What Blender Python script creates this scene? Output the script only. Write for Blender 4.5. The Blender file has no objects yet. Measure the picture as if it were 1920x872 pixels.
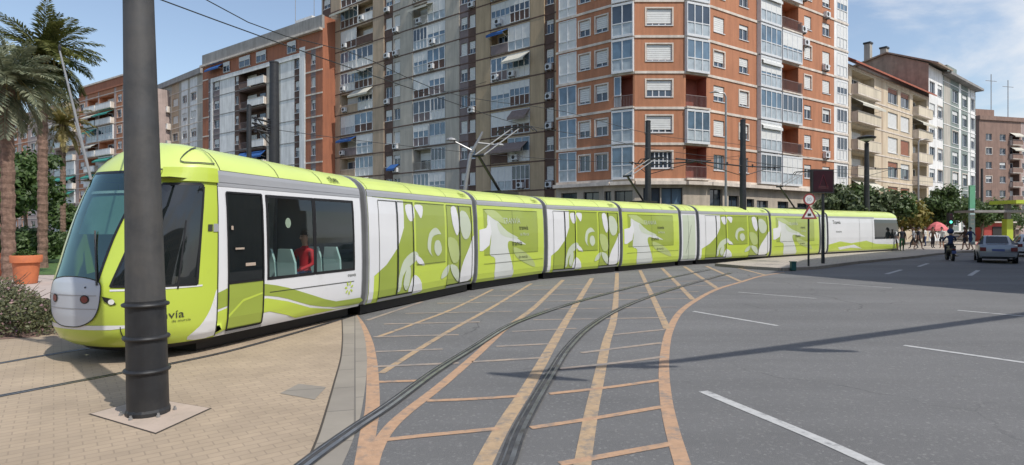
import bpy, bmesh, math, random
from mathutils import Vector, Matrix
random.seed(7)
R = math.radians
scene = bpy.context.scene
col = scene.collection
F = 1100.0; CX = 960.0; HY = 426.0; CH = 1.9      # camera: focal in photo pixels, horizon row, eye height

def gp(px, py, z=0.0):            # ground (or height z) point seen at a photo pixel
    Y = F * (CH - z) / (py - HY)
    return ((px - CX) / F * Y, Y)
def wx(px, Y): return (px - CX) / F * Y
def wz(py, Y): return CH - (py - HY) / F * Y

# ------------------------------------------------------------------ materials
def _n(nt, t, **k):
    n = nt.nodes.new(t)
    for a, b in k.items(): setattr(n, a, b)
    return n
def mat(name, c, rough=.7, var=.1, scale=2.0, metal=0, bump=0, bscale=30, spec=.5, coat=0, detail=5, c2=None, mask=(.45, .62), mscale=1.5):
    m = bpy.data.materials.new(name); m.use_nodes = True
    nt = m.node_tree; b = nt.nodes['Principled BSDF']
    b.inputs['Roughness'].default_value = rough; b.inputs['Metallic'].default_value = metal
    b.inputs['Specular IOR Level'].default_value = spec; b.inputs['Coat Weight'].default_value = coat
    b.inputs['Coat Roughness'].default_value = .06
    tc = _n(nt, 'ShaderNodeTexCoord')
    nz = _n(nt, 'ShaderNodeTexNoise'); nz.inputs['Scale'].default_value = scale; nz.inputs['Detail'].default_value = detail
    nt.links.new(tc.outputs['Object'], nz.inputs['Vector'])
    rp = _n(nt, 'ShaderNodeValToRGB')
    rp.color_ramp.elements[0].position = .3; rp.color_ramp.elements[1].position = .7
    rp.color_ramp.elements[0].color = [max(0, x * (1 - var)) for x in c] + [1]
    rp.color_ramp.elements[1].color = [min(1, x * (1 + var)) for x in c] + [1]
    nt.links.new(nz.outputs['Fac'], rp.inputs['Fac'])
    out = rp.outputs['Color']
    if c2 is not None:
        n2 = _n(nt, 'ShaderNodeTexNoise'); n2.inputs['Scale'].default_value = mscale; n2.inputs['Detail'].default_value = 8; n2.inputs['Roughness'].default_value = .7
        nt.links.new(tc.outputs['Object'], n2.inputs['Vector'])
        mr = _n(nt, 'ShaderNodeMapRange'); mr.inputs['From Min'].default_value = mask[0]; mr.inputs['From Max'].default_value = mask[1]
        nt.links.new(n2.outputs['Fac'], mr.inputs['Value'])
        mx = _n(nt, 'ShaderNodeMix', data_type='RGBA'); nt.links.new(mr.outputs['Result'], mx.inputs['Factor'])
        nt.links.new(out, mx.inputs[6]); mx.inputs[7].default_value = list(c2) + [1]
        out = mx.outputs[2]
    nt.links.new(out, b.inputs['Base Color'])
    if bump:
        n3 = _n(nt, 'ShaderNodeTexNoise'); n3.inputs['Scale'].default_value = bscale; n3.inputs['Detail'].default_value = 4
        nt.links.new(tc.outputs['Object'], n3.inputs['Vector'])
        bp = _n(nt, 'ShaderNodeBump'); bp.inputs['Strength'].default_value = bump; bp.inputs['Distance'].default_value = .02
        nt.links.new(n3.outputs['Fac'], bp.inputs['Height']); nt.links.new(bp.outputs['Normal'], b.inputs['Normal'])
    return m
def emis(name, c, s):
    m = mat(name, c, .5, 0); b = m.node_tree.nodes['Principled BSDF']
    b.inputs['Emission Color'].default_value = list(c) + [1]; b.inputs['Emission Strength'].default_value = s; return m
def glass(name, tint, base=.12, rough=.02, refl=(.9, .95, 1)):
    m = bpy.data.materials.new(name); m.use_nodes = True; nt = m.node_tree; nt.nodes.clear()
    o = _n(nt, 'ShaderNodeOutputMaterial'); mx = _n(nt, 'ShaderNodeMixShader')
    tr = _n(nt, 'ShaderNodeBsdfTransparent'); tr.inputs[0].default_value = list(tint) + [1]
    gl = _n(nt, 'ShaderNodeBsdfGlossy'); gl.inputs['Color'].default_value = list(refl) + [1]; gl.inputs['Roughness'].default_value = rough
    fr = _n(nt, 'ShaderNodeLayerWeight'); pw = _n(nt, 'ShaderNodeMath', operation='POWER'); pw.inputs[1].default_value = 4
    mr = _n(nt, 'ShaderNodeMath', operation='ADD'); mr.inputs[1].default_value = base; mr.use_clamp = True
    nt.links.new(fr.outputs['Facing'], pw.inputs[0]); nt.links.new(pw.outputs[0], mr.inputs[0]); nt.links.new(mr.outputs[0], mx.inputs[0])
    nt.links.new(tr.outputs[0], mx.inputs[1]); nt.links.new(gl.outputs[0], mx.inputs[2]); nt.links.new(mx.outputs[0], o.inputs[0])
    return m
def brickmat(name, c1, c2, mortar, bw, bh, ms, rot=0, rough=.8, offset=.5, big=.12, bump=.3, c3=None, mscale=1.2):
    m = mat(name, c1, rough, 0); nt = m.node_tree; b = nt.nodes['Principled BSDF']
    tc = _n(nt, 'ShaderNodeTexCoord'); mp = _n(nt, 'ShaderNodeMapping'); mp.inputs['Rotation'].default_value = (0, 0, rot)
    nt.links.new(tc.outputs['Object'], mp.inputs[0])
    br = _n(nt, 'ShaderNodeTexBrick'); br.inputs['Scale'].default_value = 1; br.inputs['Brick Width'].default_value = bw; br.inputs['Row Height'].default_value = bh
    br.inputs['Mortar Size'].default_value = ms; br.inputs['Mortar Smooth'].default_value = .4; br.offset = offset; br.inputs['Bias'].default_value = 0
    br.inputs['Color1'].default_value = list(c1) + [1]; br.inputs['Color2'].default_value = list(c2) + [1]; br.inputs['Mortar'].default_value = list(mortar) + [1]
    nt.links.new(mp.outputs[0], br.inputs['Vector'])
    nz = _n(nt, 'ShaderNodeTexNoise'); nz.inputs['Scale'].default_value = mscale; nz.inputs['Detail'].default_value = 8; nz.inputs['Roughness'].default_value = .65
    nt.links.new(tc.outputs['Object'], nz.inputs['Vector'])
    hs = _n(nt, 'ShaderNodeMapRange'); hs.inputs['From Min'].default_value = .3; hs.inputs['From Max'].default_value = .7
    hs.inputs['To Min'].default_value = 1 - big; hs.inputs['To Max'].default_value = 1 + big
    nt.links.new(nz.outputs['Fac'], hs.inputs['Value'])
    vm = _n(nt, 'ShaderNodeVectorMath', operation='SCALE'); nt.links.new(br.outputs['Color'], vm.inputs[0]); nt.links.new(hs.outputs['Result'], vm.inputs['Scale'])
    nt.links.new(vm.outputs[0], b.inputs['Base Color'])
    bp = _n(nt, 'ShaderNodeBump'); bp.inputs['Strength'].default_value = bump; bp.inputs['Distance'].default_value = .01; bp.invert = True
    nt.links.new(br.outputs['Fac'], bp.inputs['Height']); nt.links.new(bp.outputs['Normal'], b.inputs['Normal'])
    return m

M = {}
def asphaltmat(name, c, dark, light):
    m = mat(name, c, .85, .22, 90, bump=.6, bscale=130, detail=8, c2=dark, mask=(.42, .78), mscale=.22); nt = m.node_tree; b = nt.nodes['Principled BSDF']
    src = b.inputs['Base Color'].links[0].from_socket; tc = _n(nt, 'ShaderNodeTexCoord')
    # stones showing in the surface
    v = _n(nt, 'ShaderNodeTexVoronoi'); v.inputs['Scale'].default_value = 42; nt.links.new(tc.outputs['Object'], v.inputs['Vector'])
    mr = _n(nt, 'ShaderNodeMapRange'); mr.inputs['From Min'].default_value = .72; mr.inputs['From Max'].default_value = .95; nt.links.new(v.outputs['Color'], mr.inputs['Value'])
    m1_ = _n(nt, 'ShaderNodeMix', data_type='RGBA'); nt.links.new(mr.outputs['Result'], m1_.inputs['Factor']); nt.links.new(src, m1_.inputs[6]); m1_.inputs[7].default_value = list(light) + [1]
    # sealed cracks: edges of large distorted cells, broken up by noise
    nz = _n(nt, 'ShaderNodeTexNoise'); nz.inputs['Scale'].default_value = 1.3; nz.inputs['Detail'].default_value = 6; nt.links.new(tc.outputs['Object'], nz.inputs['Vector'])
    av = _n(nt, 'ShaderNodeVectorMath', operation='MULTIPLY_ADD'); av.inputs[1].default_value = (.9, .9, 0); nt.links.new(nz.outputs['Color'], av.inputs[0]); nt.links.new(tc.outputs['Object'], av.inputs[2])
    cv = _n(nt, 'ShaderNodeTexVoronoi', feature='DISTANCE_TO_EDGE'); cv.inputs['Scale'].default_value = .21; nt.links.new(av.outputs[0], cv.inputs['Vector'])
    cr = _n(nt, 'ShaderNodeMapRange'); cr.inputs['From Min'].default_value = .0015; cr.inputs['From Max'].default_value = .004; cr.inputs['To Min'].default_value = .55; cr.inputs['To Max'].default_value = 0; nt.links.new(cv.outputs['Distance'], cr.inputs['Value'])
    n2 = _n(nt, 'ShaderNodeTexNoise'); n2.inputs['Scale'].default_value = .16; nt.links.new(tc.outputs['Object'], n2.inputs['Vector'])
    mk_ = _n(nt, 'ShaderNodeMapRange'); mk_.inputs['From Min'].default_value = .48; mk_.inputs['From Max'].default_value = .58; nt.links.new(n2.outputs['Fac'], mk_.inputs['Value'])
    mu = _n(nt, 'ShaderNodeMath', operation='MULTIPLY'); nt.links.new(cr.outputs['Result'], mu.inputs[0]); nt.links.new(mk_.outputs['Result'], mu.inputs[1])
    m2_ = _n(nt, 'ShaderNodeMix', data_type='RGBA'); nt.links.new(mu.outputs[0], m2_.inputs['Factor']); nt.links.new(m1_.outputs[2], m2_.inputs[6]); m2_.inputs[7].default_value = (.05, .05, .05, 1)
    # oil and tyre stains
    n3 = _n(nt, 'ShaderNodeTexNoise'); n3.inputs['Scale'].default_value = 2.6; n3.inputs['Detail'].default_value = 5; nt.links.new(tc.outputs['Object'], n3.inputs['Vector'])
    st = _n(nt, 'ShaderNodeMapRange'); st.inputs['From Min'].default_value = .66; st.inputs['From Max'].default_value = .74; st.inputs['To Max'].default_value = .28; nt.links.new(n3.outputs['Fac'], st.inputs['Value'])
    m3_ = _n(nt, 'ShaderNodeMix', data_type='RGBA'); nt.links.new(st.outputs['Result'], m3_.inputs['Factor']); nt.links.new(m2_.outputs[2], m3_.inputs[6]); m3_.inputs[7].default_value = (.085, .083, .08, 1)
    # long tyre polished bands
    mp = _n(nt, 'ShaderNodeMapping'); mp.inputs['Rotation'].default_value = (0, 0, R(38)); mp.inputs['Scale'].default_value = (.035, .55, 1); nt.links.new(tc.outputs['Object'], mp.inputs[0])
    n4 = _n(nt, 'ShaderNodeTexNoise'); n4.inputs['Scale'].default_value = 1; n4.inputs['Detail'].default_value = 5; n4.inputs['Roughness'].default_value = .6; nt.links.new(mp.outputs[0], n4.inputs['Vector'])
    r4 = _n(nt, 'ShaderNodeMapRange'); r4.inputs['From Min'].default_value = .32; r4.inputs['From Max'].default_value = .68; r4.inputs['To Min'].default_value = .84; r4.inputs['To Max'].default_value = 1.16; nt.links.new(n4.outputs['Fac'], r4.inputs['Value'])
    vm = _n(nt, 'ShaderNodeVectorMath', operation='SCALE'); nt.links.new(m3_.outputs[2], vm.inputs[0]); nt.links.new(r4.outputs['Result'], vm.inputs['Scale'])
    nt.links.new(vm.outputs[0], b.inputs['Base Color']); return m
M['asphalt'] = asphaltmat('asphalt', (.158, .157, .156), (.124, .124, .124), (.225, .222, .216))
M['patch'] = asphaltmat('asphalt_patch', (.138, .137, .136), (.115, .114, .113), (.19, .188, .184))
M['paver'] = brickmat('paver', (.39, .305, .215), (.35, .275, .197), (.29, .228, .165), .20, .10, .007, R(-38), big=.17, mscale=.9)
M['paver2'] = brickmat('island_paver', (.42, .37, .31), (.37, .33, .28), (.26, .23, .2), .4, .4, .012, R(30), big=.15)
M['kerb'] = brickmat('granite_kerb', (.285, .255, .21), (.25, .225, .19), (.16, .145, .125), .9, 3, .012, R(75), big=.12)
M['paintO'] = mat('worn_orange_paint', (.42, .265, .165), .8, .12, 14, c2=(.185, .17, .155), mask=(.50, .68), mscale=5, bump=.2, bscale=80)
M['paintY'] = mat('worn_yellow_paint', (.40, .285, .175), .8, .12, 14, c2=(.175, .165, .155), mask=(.48, .66), mscale=5, bump=.2, bscale=80)
M['paintF'] = mat('faded_paint', (.33, .265, .21), .8, .2, 10, c2=(.19, .185, .18), mask=(.42, .66), mscale=2.0)
M['paintW'] = mat('white_road_paint', (.44, .44, .43), .7, .1, 14, c2=(.18, .18, .18), mask=(.52, .68), mscale=6)
M['railbed'] = mat('rail_groove', (.04, .042, .045), .75, .3, 8, c2=(.085, .08, .075), mask=(.45, .7), mscale=6)
M['rail'] = mat('rail_steel', (.42, .42, .43), .32, .2, 5, metal=.85, c2=(.16, .13, .11), mask=(.5, .7), mscale=4)
M['slab'] = mat('concrete_slab', (.46, .37, .30), .8, .12, 6, bump=.2, c2=(.38, .31, .25), mscale=3)
M['gap'] = mat('joint_dirt', (.06, .05, .04), .9)
M['grass'] = mat('lawn_grass', (.07, .13, .03), .9, .35, 8, bump=.8, bscale=50)
M['path'] = mat('park_path', (.42, .35, .31), .9, .12, 3)
M['lime'] = mat('lime_paint', (.49, .61, .075), .28, .03, .6, coat=.5, c2=(.39, .47, .09), mask=(.58, .95), mscale=1.7)
M['limesunlit'] = mat('lime_roof_sunlit', (.58, .69, .19), .34, .05, 1.2, coat=.3)  # lime paint made paler, sunlight on the roof put into the colour
M['olive'] = mat('olive_wrap', (.305, .385, .06), .3, .04, 1, coat=.4)
M['white'] = mat('white_paint', (.70, .71, .73), .3, .03, 1, coat=.4, c2=(.58, .58, .58), mask=(.58, .95), mscale=1.7)
M['pale'] = mat('pale_wrap', (.52, .58, .46), .32, .05, 1, coat=.3)
M['wrapw'] = mat('wrap_white', (.60, .63, .61), .32, .05, 1, coat=.3)
M['greyp'] = mat('grey_cant_rail', (.33, .34, .36), .35, .05, 1, coat=.3)
M['mask'] = mat('grey_nose', (.50, .54, .60), .3, .05, 1, coat=.3)
M['bellow'] = mat('bellow_rubber', (.13, .135, .14), .6, .15, 3)
M['bellowl'] = mat('bellow_frame', (.33, .34, .36), .5, .1, 3)
M['black'] = mat('black_plastic', (.012, .012, .014), .45, .2, 5)
M['darkmetal'] = mat('dark_pole_paint', (.024, .026, .030), .5, .2, 7, bump=.08, bscale=12, c2=(.045, .044, .042), mask=(.5, .75), mscale=3)
M['poleup'] = mat('weathered_pole_paint', (.058, .060, .063), .6, .2, 4, c2=(.095, .09, .084), mask=(.4, .7), mscale=2.2, bump=.06, bscale=14)
M['seam'] = mat('panel_seam', (.04, .045, .03), .7)
M['glassdark'] = mat('dark_tinted_glass', (.010, .013, .014), .03, .1, 1, spec=.8)
M['wind'] = glass('windscreen_glass', (.50, .66, .60), .20, .02, (.70, .92, .85))
M['glassr'] = glass('tinted_glass', (.80, .86, .84), .07)
M['pane'] = mat('window_pane', (.035, .05, .07), .06, .3, .6, spec=1.0)
M['paneb'] = mat('blue_window_pane', (.10, .16, .22), .08, .35, .9, spec=1.0)
M['blind'] = mat('sun_blind_fabric', (.22, .34, .32), .7, .1, 3)
M['mid'] = mat('mid_green_wrap', (.42, .50, .20), .32, .05, 1, coat=.3)
M['seat'] = mat('seat_teal', (.50, .68, .66), .5, .05)
M['inter'] = mat('cabin_lining', (.10, .105, .105), .7)
M['brick'] = mat('red_brick', (.46, .20, .105), .85, .12, 30, c2=(.41, .175, .095), mask=(.4, .7), mscale=.35, bump=.2, bscale=60)
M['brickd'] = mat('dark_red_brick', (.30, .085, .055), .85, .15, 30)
M['orange'] = mat('orange_brick', (.37, .14, .075), .85, .12, 30, c2=(.33, .13, .075), mscale=.3)
M['band'] = mat('pale_band', (.68, .60, .52), .8, .1, 1.2, c2=(.56, .49, .42), mscale=1)
M['stone'] = mat('beige_stone', (.47, .40, .32), .8, .12, 1.5, c2=(.38, .33, .27), mscale=.8)
M['tan'] = mat('tan_render', (.49, .375, .265), .85, .1, 1.2, c2=(.42, .325, .235), mscale=.3)
M['gry'] = mat('grey_render', (.47, .435, .375), .85, .1, 1.2, c2=(.40, .375, .33), mscale=.3)
M['ochre'] = mat('ochre_render', (.48, .365, .235), .85, .1, 1.2, c2=(.41, .315, .21), mscale=.3)
M['brown'] = mat('brown_panel', (.11, .065, .05), .8, .2, 1.5)
M['mauve'] = mat('mauve_panel', (.20, .16, .16), .8, .15, 1.5)
M['creamw'] = mat('cream_render', (.62, .51, .37), .85, .08, .8, c2=(.55, .45, .33), mscale=.4)
M['cream2'] = mat('pale_cream_render', (.64, .56, .43), .85, .08, .8, c2=(.56, .49, .38), mscale=.4)
M['whitew'] = mat('white_render', (.80, .79, .77), .8, .06, .8, c2=(.72, .71, .69), mscale=.5)
M['concr'] = mat('grey_concrete', (.30, .29, .28), .85, .1, 1, c2=(.25, .24, .23), mscale=.4)
M['greeng'] = mat('grey_green_render', (.22, .26, .24), .85, .1, 1)
M['tile'] = mat('clay_roof_tiles', (.33, .10, .06), .85, .2, 5, bump=.5, bscale=8)
M['tilebr'] = mat('brown_party_wall', (.33, .26, .20), .85, .15, 1.5)
M['farbr'] = mat('far_brown_shaded', (.255, .165, .13), .85, .1, 1)  # brown render darkened, shade on the far block put into the colour
M['fpink'] = mat('far_pink_render', (.42, .33, .30), .85, .1, 1)
M['shut'] = mat('roller_shutter', (.66, .66, .64), .6, .06, 3)
M['shutb'] = mat('brown_shutter', (.30, .12, .07), .6, .1, 3)
M['alu'] = mat('white_window_frame', (.62, .63, .64), .5, .06, 3)
M['glpanel'] = mat('glazed_lower_panel', (.36, .41, .44), .3, .2, 2, spec=.8)
M['awn'] = mat('pale_awning', (.52, .50, .43), .85, .1, 3)
M['awnb'] = mat('blue_awning', (.02, .09, .28), .8, .15, 3)
M['awng'] = mat('green_awning', (.03, .22, .18), .8, .15, 3)
M['awnbr'] = mat('brown_awning', (.22, .17, .155), .85, .15, 3)
M['railing'] = mat('balcony_iron', (.20, .15, .14), .6)
M['dark'] = mat('dark_interior', (.03, .028, .027), .8)
M['terra'] = mat('terracotta', (.56, .17, .07), .75, .12, 3, c2=(.47, .15, .07), mscale=4)
M['skin'] = mat('skin', (.46, .27, .19), .6, .05)
M['hair'] = mat('hair', (.03, .02, .015), .7, .2, 20)
M['red'] = mat('red_cloth', (.52, .02, .03), .8, .1, 10)
M['clothw'] = mat('white_cloth', (.62, .62, .6), .85, .08, 10)
M['clothd'] = mat('dark_cloth', (.03, .033, .045), .85, .1, 10)
M['clothn'] = mat('navy_cloth', (.03, .05, .13), .85, .1, 10)
M['clothb'] = mat('brown_cloth', (.09, .05, .035), .85, .1, 10)
M['clothg'] = mat('green_cloth', (.04, .12, .05), .85, .1, 10)
M['silver'] = mat('silver_paint', (.30, .31, .33), .3, .03, 1, metal=.4, coat=.6)
M['carwhite'] = mat('white_car_paint', (.62, .64, .68), .3, .03, 1, coat=.6)
M['tyre'] = mat('tyre', (.02, .02, .02), .85)
M['taill'] = mat('tail_light', (.16, .012, .015), .25, .05, 1, coat=.5)
M['plate'] = mat('number_plate', (.10, .13, .30), .5)
M['chrome'] = mat('chrome', (.5, .5, .5), .2, metal=1)
M['galv'] = mat('galvanised_steel', (.33, .33, .33), .45, .1, 4, metal=.5)
M['signr'] = mat('sign_red', (.30, .05, .05), .5)
M['signw'] = mat('sign_white', (.72, .72, .7), .5)
M['board'] = mat('display_face', (.035, .012, .018), .3)
M['ledr'] = emis('display_led', (.10, .012, .022), .02)
M['ledg'] = emis('green_signal', (.1, .9, .6), 2.0)
M['bin'] = mat('teal_bin', (.02, .10, .09), .5)
M['signg'] = mat('totem_green', (.13, .36, .22), .5)
M['signb'] = mat('totem_pale', (.45, .62, .66), .4)
M['limec'] = mat('canopy_lime', (.45, .55, .05), .5)
M['pink'] = mat('pink_fabric', (.62, .16, .17), .8, .1, 4)
M['hill'] = mat('hill_earth', (.25, .16, .13), .95, .2, .02, c2=(.16, .13, .10), mscale=.03)
M['redshop'] = mat('red_kiosk', (.40, .06, .05), .7)
M['bark'] = mat('bark', (.15, .105, .08), .9, .3, 12, bump=.8, bscale=25)
M['palmbark'] = mat('palm_bark', (.19, .12, .09), .95, .35, 9, bump=1, bscale=16)
def leafmat(name, a, b, tr=.25):
    m = bpy.data.materials.new(name); m.use_nodes = True; nt = m.node_tree
    p = nt.nodes['Principled BSDF']; p.inputs['Roughness'].default_value = .55
    g = _n(nt, 'ShaderNodeNewGeometry'); rp = _n(nt, 'ShaderNodeValToRGB')
    rp.color_ramp.elements[0].color = list(a) + [1]; rp.color_ramp.elements[1].color = list(b) + [1]
    nt.links.new(g.outputs['Random Per Island'], rp.inputs['Fac']); nt.links.new(rp.outputs['Color'], p.inputs['Base Color'])
    t = _n(nt, 'ShaderNodeBsdfTranslucent'); nt.links.new(rp.outputs['Color'], t.inputs['Color'])
    mx = _n(nt, 'ShaderNodeMixShader'); mx.inputs[0].default_value = tr
    nt.links.new(p.outputs[0], mx.inputs[1]); nt.links.new(t.outputs[0], mx.inputs[2]); nt.links.new(mx.outputs[0], nt.nodes['Material Output'].inputs[0])
    return m
M['leaf'] = leafmat('green_leaves', (.03, .06, .015), (.10, .16, .04))
M['leafo'] = leafmat('olive_leaves', (.05, .075, .03), (.15, .19, .09))
M['leafy'] = leafmat('yellowing_leaves', (.10, .12, .02), (.26, .20, .04))
M['palm'] = leafmat('palm_leaflets', (.05, .075, .015), (.22, .22, .07))
M['palmg'] = leafmat('grey_palm_leaflets', (.12, .15, .09), (.30, .31, .20))
M['palmo'] = leafmat('ochre_palm_leaflets', (.20, .16, .05), (.34, .27, .10))
M['lant'] = leafmat('shrub_leaves', (.05, .06, .025), (.17, .175, .08))
M['flower'] = leafmat('shrub_flowers', (.28, .15, .22), (.40, .26, .22))

def streaks(m, k=.22):
    nt = m.node_tree; b = nt.nodes['Principled BSDF']; src = b.inputs['Base Color'].links[0].from_socket
    tc = _n(nt, 'ShaderNodeTexCoord'); mp = _n(nt, 'ShaderNodeMapping'); mp.inputs['Scale'].default_value = (1.3, 1.3, .13); nt.links.new(tc.outputs['Object'], mp.inputs[0])
    nz = _n(nt, 'ShaderNodeTexNoise'); nz.inputs['Scale'].default_value = 1.6; nz.inputs['Detail'].default_value = 6; nz.inputs['Roughness'].default_value = .65; nt.links.new(mp.outputs[0], nz.inputs['Vector'])
    mr = _n(nt, 'ShaderNodeMapRange'); mr.inputs['From Min'].default_value = .35; mr.inputs['From Max'].default_value = .68; mr.inputs['To Min'].default_value = 1 + k * .3; mr.inputs['To Max'].default_value = 1 - k; nt.links.new(nz.outputs['Fac'], mr.inputs['Value'])
    vm = _n(nt, 'ShaderNodeVectorMath', operation='SCALE'); nt.links.new(src, vm.inputs[0]); nt.links.new(mr.outputs['Result'], vm.inputs['Scale']); nt.links.new(vm.outputs[0], b.inputs['Base Color'])
for k_ in ('brick', 'tan', 'gry', 'ochre', 'stone', 'creamw', 'cream2', 'whitew', 'concr', 'band', 'orange', 'farbr', 'fpink', 'greeng', 'tilebr', 'poleup', 'darkmetal'): streaks(M[k_], .38 if k_ in ('poleup', 'darkmetal') else .22)

# ------------------------------------------------------------------ mesh builder
WM = {}                                             # world matrix of every object made here
def wm(o): return WM.get(o.name, Matrix.Identity(4)) if o else Matrix.Identity(4)
class MB:
    def __init__(s, m=None): s.v = []; s.f = []; s.fm = []; s.mats = []; s.cur = 0; s.use(m) if m else None
    def use(s, m):
        if isinstance(m, str): m = M[m]
        if m not in s.mats: s.mats.append(m)
        s.cur = s.mats.index(m); return s
    def face(s, pts):
        i = len(s.v); s.v += [tuple(p) for p in pts]; s.f.append(tuple(range(i, i + len(pts)))); s.fm.append(s.cur)
    def grid(s, rows, closed=False):
        i = len(s.v); n = len(rows[0])
        for r in rows: s.v += [tuple(p) for p in r]
        for a in range(len(rows) - 1):
            for b in range(n if closed else n - 1):
                c = (b + 1) % n
                s.f.append((i + a * n + b, i + a * n + c, i + (a + 1) * n + c, i + (a + 1) * n + b)); s.fm.append(s.cur)
    def box(s, c, d, rz=0, mtx=None):
        x, y, z = d[0] / 2, d[1] / 2, d[2] / 2; cs, sn = math.cos(rz), math.sin(rz)
        P = []
        for k in (-z, z):
            for a, b in ((-x, -y), (x, -y), (x, y), (-x, y)):
                p = Vector((c[0] + a * cs - b * sn, c[1] + a * sn + b * cs, c[2] + k)); P.append(mtx @ p if mtx else p)
        s.hexa(P)
    def hexa(s, P):
        i = len(s.v); s.v += [tuple(p) for p in P]
        for q in ((0, 3, 2, 1), (4, 5, 6, 7), (0, 1, 5, 4), (1, 2, 6, 5), (2, 3, 7, 6), (3, 0, 4, 7)):
            s.f.append(tuple(i + k for k in q)); s.fm.append(s.cur)
    def tube(s, pts, rad, n=10, cap=True, squash=1):
        pts = [Vector(p) for p in pts]; rows = []
        if not isinstance(rad, (list, tuple)): rad = [rad] * len(pts)
        ref = None
        for k, p in enumerate(pts):
            d = (pts[min(k + 1, len(pts) - 1)] - pts[max(k - 1, 0)]).normalized()
            if ref is None:
                ref = Vector((0, 0, 1)) if abs(d.z) < .9 else Vector((1, 0, 0))
            a = d.cross(ref).normalized(); b = a.cross(d).normalized(); ref = b
            rows.append([p + (a * math.cos(t) + b * math.sin(t) * squash) * rad[k] for t in [2 * math.pi * j / n for j in range(n)]])
        s.grid(rows, True)
        if cap: s.face(rows[0][::-1]); s.face(rows[-1])
    def lathe(s, c, prof, n=24, rot=0):
        rows = [[(c[0] + r * math.cos(rot + 2 * math.pi * j / n), c[1] + r * math.sin(rot + 2 * math.pi * j / n), c[2] + z) for j in range(n)] for r, z in prof]
        s.grid(rows, True); s.face(rows[0][::-1]); s.face(rows[-1])
    def prism(s, poly, z0, z1):
        a = [(p[0], p[1], z0) for p in poly]; b = [(p[0], p[1], z1) for p in poly]
        s.face(a[::-1]); s.face(b)
        for i in range(len(poly)):
            j = (i + 1) % len(poly); s.face((a[i], a[j], b[j], b[i]))
    def text(s, body, size, fn):
        cu = bpy.data.curves.new('txt', 'FONT'); cu.body = body; cu.size = size; cu.resolution_u = 3
        ob = bpy.data.objects.new('txt', cu); col.objects.link(ob)
        dg = bpy.context.evaluated_depsgraph_get(); me = ob.evaluated_get(dg).to_mesh()
        i = len(s.v); s.v += [tuple(fn(v.co.x, v.co.y)) for v in me.vertices]
        for p in me.polygons: s.f.append(tuple(i + k for k in p.vertices)); s.fm.append(s.cur)
        bpy.data.objects.remove(ob); bpy.data.curves.remove(cu)
    def build(s, name, parent=None, smooth=False, merge=False, **props):
        me = bpy.data.meshes.new(name)
        inv = wm(parent).inverted()
        me.from_pydata([inv @ Vector(p) for p in s.v], [], s.f)
        for m in s.mats: me.materials.append(m)
        me.polygons.foreach_set('material_index', s.fm)
        if merge or smooth:
            bm = bmesh.new(); bm.from_mesh(me)
            if merge: bmesh.ops.remove_doubles(bm, verts=bm.verts, dist=.0015)
            bmesh.ops.recalc_face_normals(bm, faces=bm.faces)
            if smooth:
                for f in bm.faces: f.smooth = True
                for e in bm.edges:
                    if len(e.link_faces) == 2 and e.calc_face_angle(0) > R(38): e.smooth = False
            bm.to_mesh(me); bm.free()
        me.update()
        o = bpy.data.objects.new(name, me); col.objects.link(o)
        WM[o.name] = wm(parent).copy()
        if parent: o.parent = parent
        for k, v in props.items(): o[k] = v
        return o
def thing(name, label, cat, loc=(0, 0, 0), rz=0, group=None):
    o = bpy.data.objects.new(name, None); o.empty_display_size = .3; col.objects.link(o)
    o.location = loc; o.rotation_euler = (0, 0, rz); o['label'] = label; o['category'] = cat
    if group: o['group'] = group
    WM[o.name] = Matrix.Translation(Vector(loc)) @ Matrix.Rotation(rz, 4, 'Z')
    return o
def dup(o, loc=None, rz=None, sc=None, label=None, parent=None):
    c = o.copy(); col.objects.link(c)
    if parent: c.parent = parent
    if loc is not None: c.location = loc
    if rz is not None: c.rotation_euler = (0, 0, rz)
    if sc is not None: c.scale = (sc, sc, sc) if not isinstance(sc, tuple) else sc
    if label: c['label'] = label
    for ch in list(o.children): dup(ch, parent=c)
    return c

def clip(poly, ax, val, keep_hi):
    out = []; n = len(poly)
    for i in range(n):
        a, b = poly[i], poly[(i + 1) % n]
        ia = (a[ax] >= val) == keep_hi or a[ax] == val; ib = (b[ax] >= val) == keep_hi or b[ax] == val
        if ia: out.append(a)
        if ia != ib:
            t = (val - a[ax]) / (b[ax] - a[ax]); out.append((a[0] + t * (b[0] - a[0]), a[1] + t * (b[1] - a[1])))
    return out
def tris(poly):
    if len(poly) < 5: 
        pass
    vs = [Vector((p[0], p[1], 0)) for p in poly]
    from mathutils.geometry import tessellate_polygon
    return [[poly[i] for i in t] for t in tessellate_polygon([vs])]
def tile(mb, poly, P, ac, zc, off=0.0, convex=True):
    for pl in ([poly] if convex else tris(poly)):
        for i in range(len(zc) - 1):
            q = clip(clip(pl, 1, zc[i], True), 1, zc[i + 1], False)
            if len(q) < 3: continue
            if not ac: mb.face([P(a, z, off) for a, z in q]); continue
            for j in range(len(ac) - 1):
                r = clip(clip(q, 0, ac[j], True), 0, ac[j + 1], False)
                if len(r) >= 3: mb.face([P(a, z, off) for a, z in r])
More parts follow.
